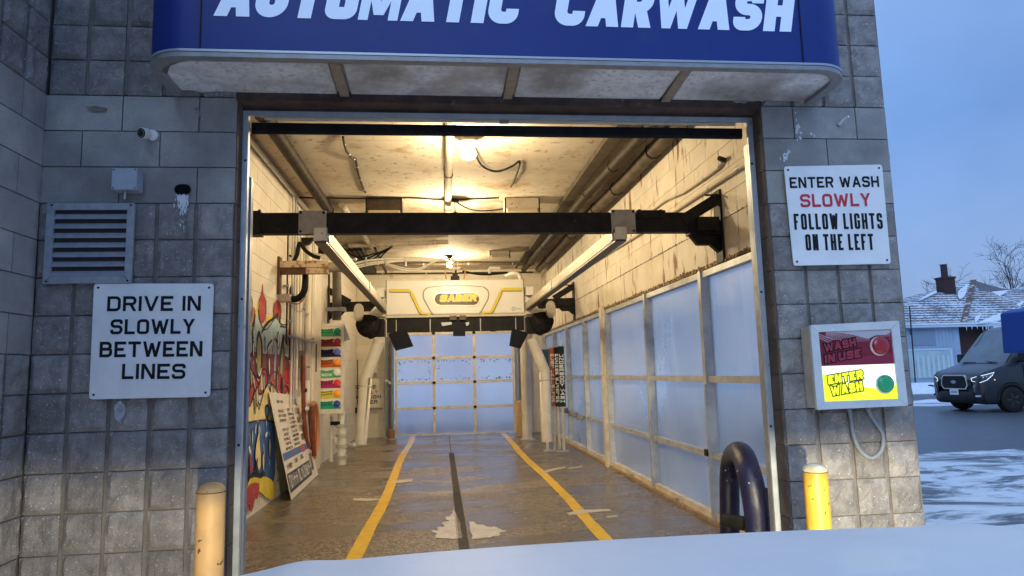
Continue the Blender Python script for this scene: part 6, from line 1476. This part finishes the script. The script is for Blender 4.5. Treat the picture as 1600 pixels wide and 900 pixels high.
# snow bank along the far kerb
def bank(name,x0,x1,y,h,wd,seed):
    rr=random.Random(seed); n=90; k=8; vs=[];fs=[]
    for i in range(n+1):
        x=x0+(x1-x0)*i/n; hh_=h*(.45+.9*max(0,noise.noise(V((x*.35,seed,0)))+.35))
        for j in range(k+1):
            t=j/k; vs.append((x+rr.uniform(-.03,.03),y+wd*(t-.5)+.15*noise.noise(V((x,t*3,seed))),-.03+hh_*math.sin(math.pi*t)**.8+.06*noise.noise(V((x*2,t*4,seed)))*math.sin(math.pi*t)))
    for i in range(n):
        for j in range(k): a=i*(k+1)+j; fs.append((a,a+1,a+k+2,a+k+1))
    return struct(MB().add(vs,fs,True).build(name,snow))
bank('snow_bank',6,60,32.5,.55,3.,3); bank('snow_bank',4,60,24.2,.10,1.2,8); bank('snow_bank',24,31,31.6,.7,2.4,6)
# sidewalk by house
struct(MB().box((0,33.6,-.02),(70,35.6,.10)).build('pavement',mat('pavement_snow',(.55,.58,.63),.8,c2=(.72,.75,.8),ns=3)))
# ---- trees
def tree(lab,x,y,H,seed,spread=1.,depth=5,grp='bare winter trees behind the house',lean=0.):
    rr=random.Random(seed); t=thing('bare_tree',lab,'tree',(x,y,0),grp)
    tr=MB(); cr=MB()
    def grow(p,d,L,r,k):
        pts=[p]; q=p.copy(); dd=d.copy()
        for i in range(3):
            dd=(dd+V((rr.gauss(0,.13),rr.gauss(0,.13),rr.gauss(.03,.08)))).normalized(); q=q+dd*L/3; pts.append(q.copy())
        (tr if k==0 else cr).tube(pts,[r,r*.62],6 if k<2 else 4,caps=False)
        if k>=depth: return
        nb=3 if k<3 else 2+(rr.random()<.5)
        for b in range(nb):
            f=rr.uniform(.45,1.) if b else 1.; i=min(2,int(f*3)); s=pts[i].lerp(pts[i+1],min(1,f*3-i)) if i<3 else pts[3]
            ang=rr.uniform(.35,.85)*spread; ax=dd.orthogonal().normalized(); ax.rotate(Matrix.Rotation(rr.uniform(0,6.28),3,dd)); nd=dd.copy(); nd.rotate(Matrix.Rotation(ang,3,ax)); nd.z+=.12; nd.normalize()
            grow(s,nd,L*rr.uniform(.60,.82),max(.012,r*.60*(.7 if b else .9)),k+1)
    grow(V((x,y,-.1)),V((lean,0,1)).normalized(),H*.30,H*.022,0)
    tr.build('trunk',bark,t); cr.build('crown',bark,t)
def tz(px,pyt,y): p=onY(px,pyt,y); return p.x,p.z
x,z=tz(1572,378,52); tree('tall bare tree with a forked crown at the right, above the house roof',x,52,z*1.28,4,1.05,6)
x,z=tz(1528,412,56); tree('smaller bare tree rising behind the roof peak',x,56,z*1.2,9,1.1,6)
x,z=tz(1426,452,60); tree('faint low bare tree at the far left of the roof, beside the block wall',x,60,z,15,1.1,6)
x,z=tz(1602,420,60); tree('bare tree cut off by the right edge of the view',x,60,z*1.2,22,1.1,6)
# ---- blue covered equipment at right edge
A=onY(1567,552,9.6);B=onY(1567,490,9.6)
vb=thing('blue_canopy_box','blue covered box on a dark post cut off by the right edge','vending box',(A.x+.5,9.3,0))
w0=A.x; 
MB().prism([(w0,9.,A.z),(w0+1.1,9.,A.z),(w0+1.1,9.,B.z+.12),(w0+.5,9.,B.z+.10),(w0+.12,9.,B.z+.04),(w0+.02,9.,B.z)],(0,.6,0)).build('cover',bluebox,vb,bevel=.02)
MB().box((w0+.42,9.3,-.02),(w0+.55,9.4,A.z)).build('post',dpipe,vb); MB().box((w0+.40,9.15,-.02),(w0+.8,9.5,.03)).build('base',dpipe,vb); MB().box((w0+.56,9.2,.6),(w0+.9,9.45,A.z-.01)).build('vacuum_body',carb,vb)
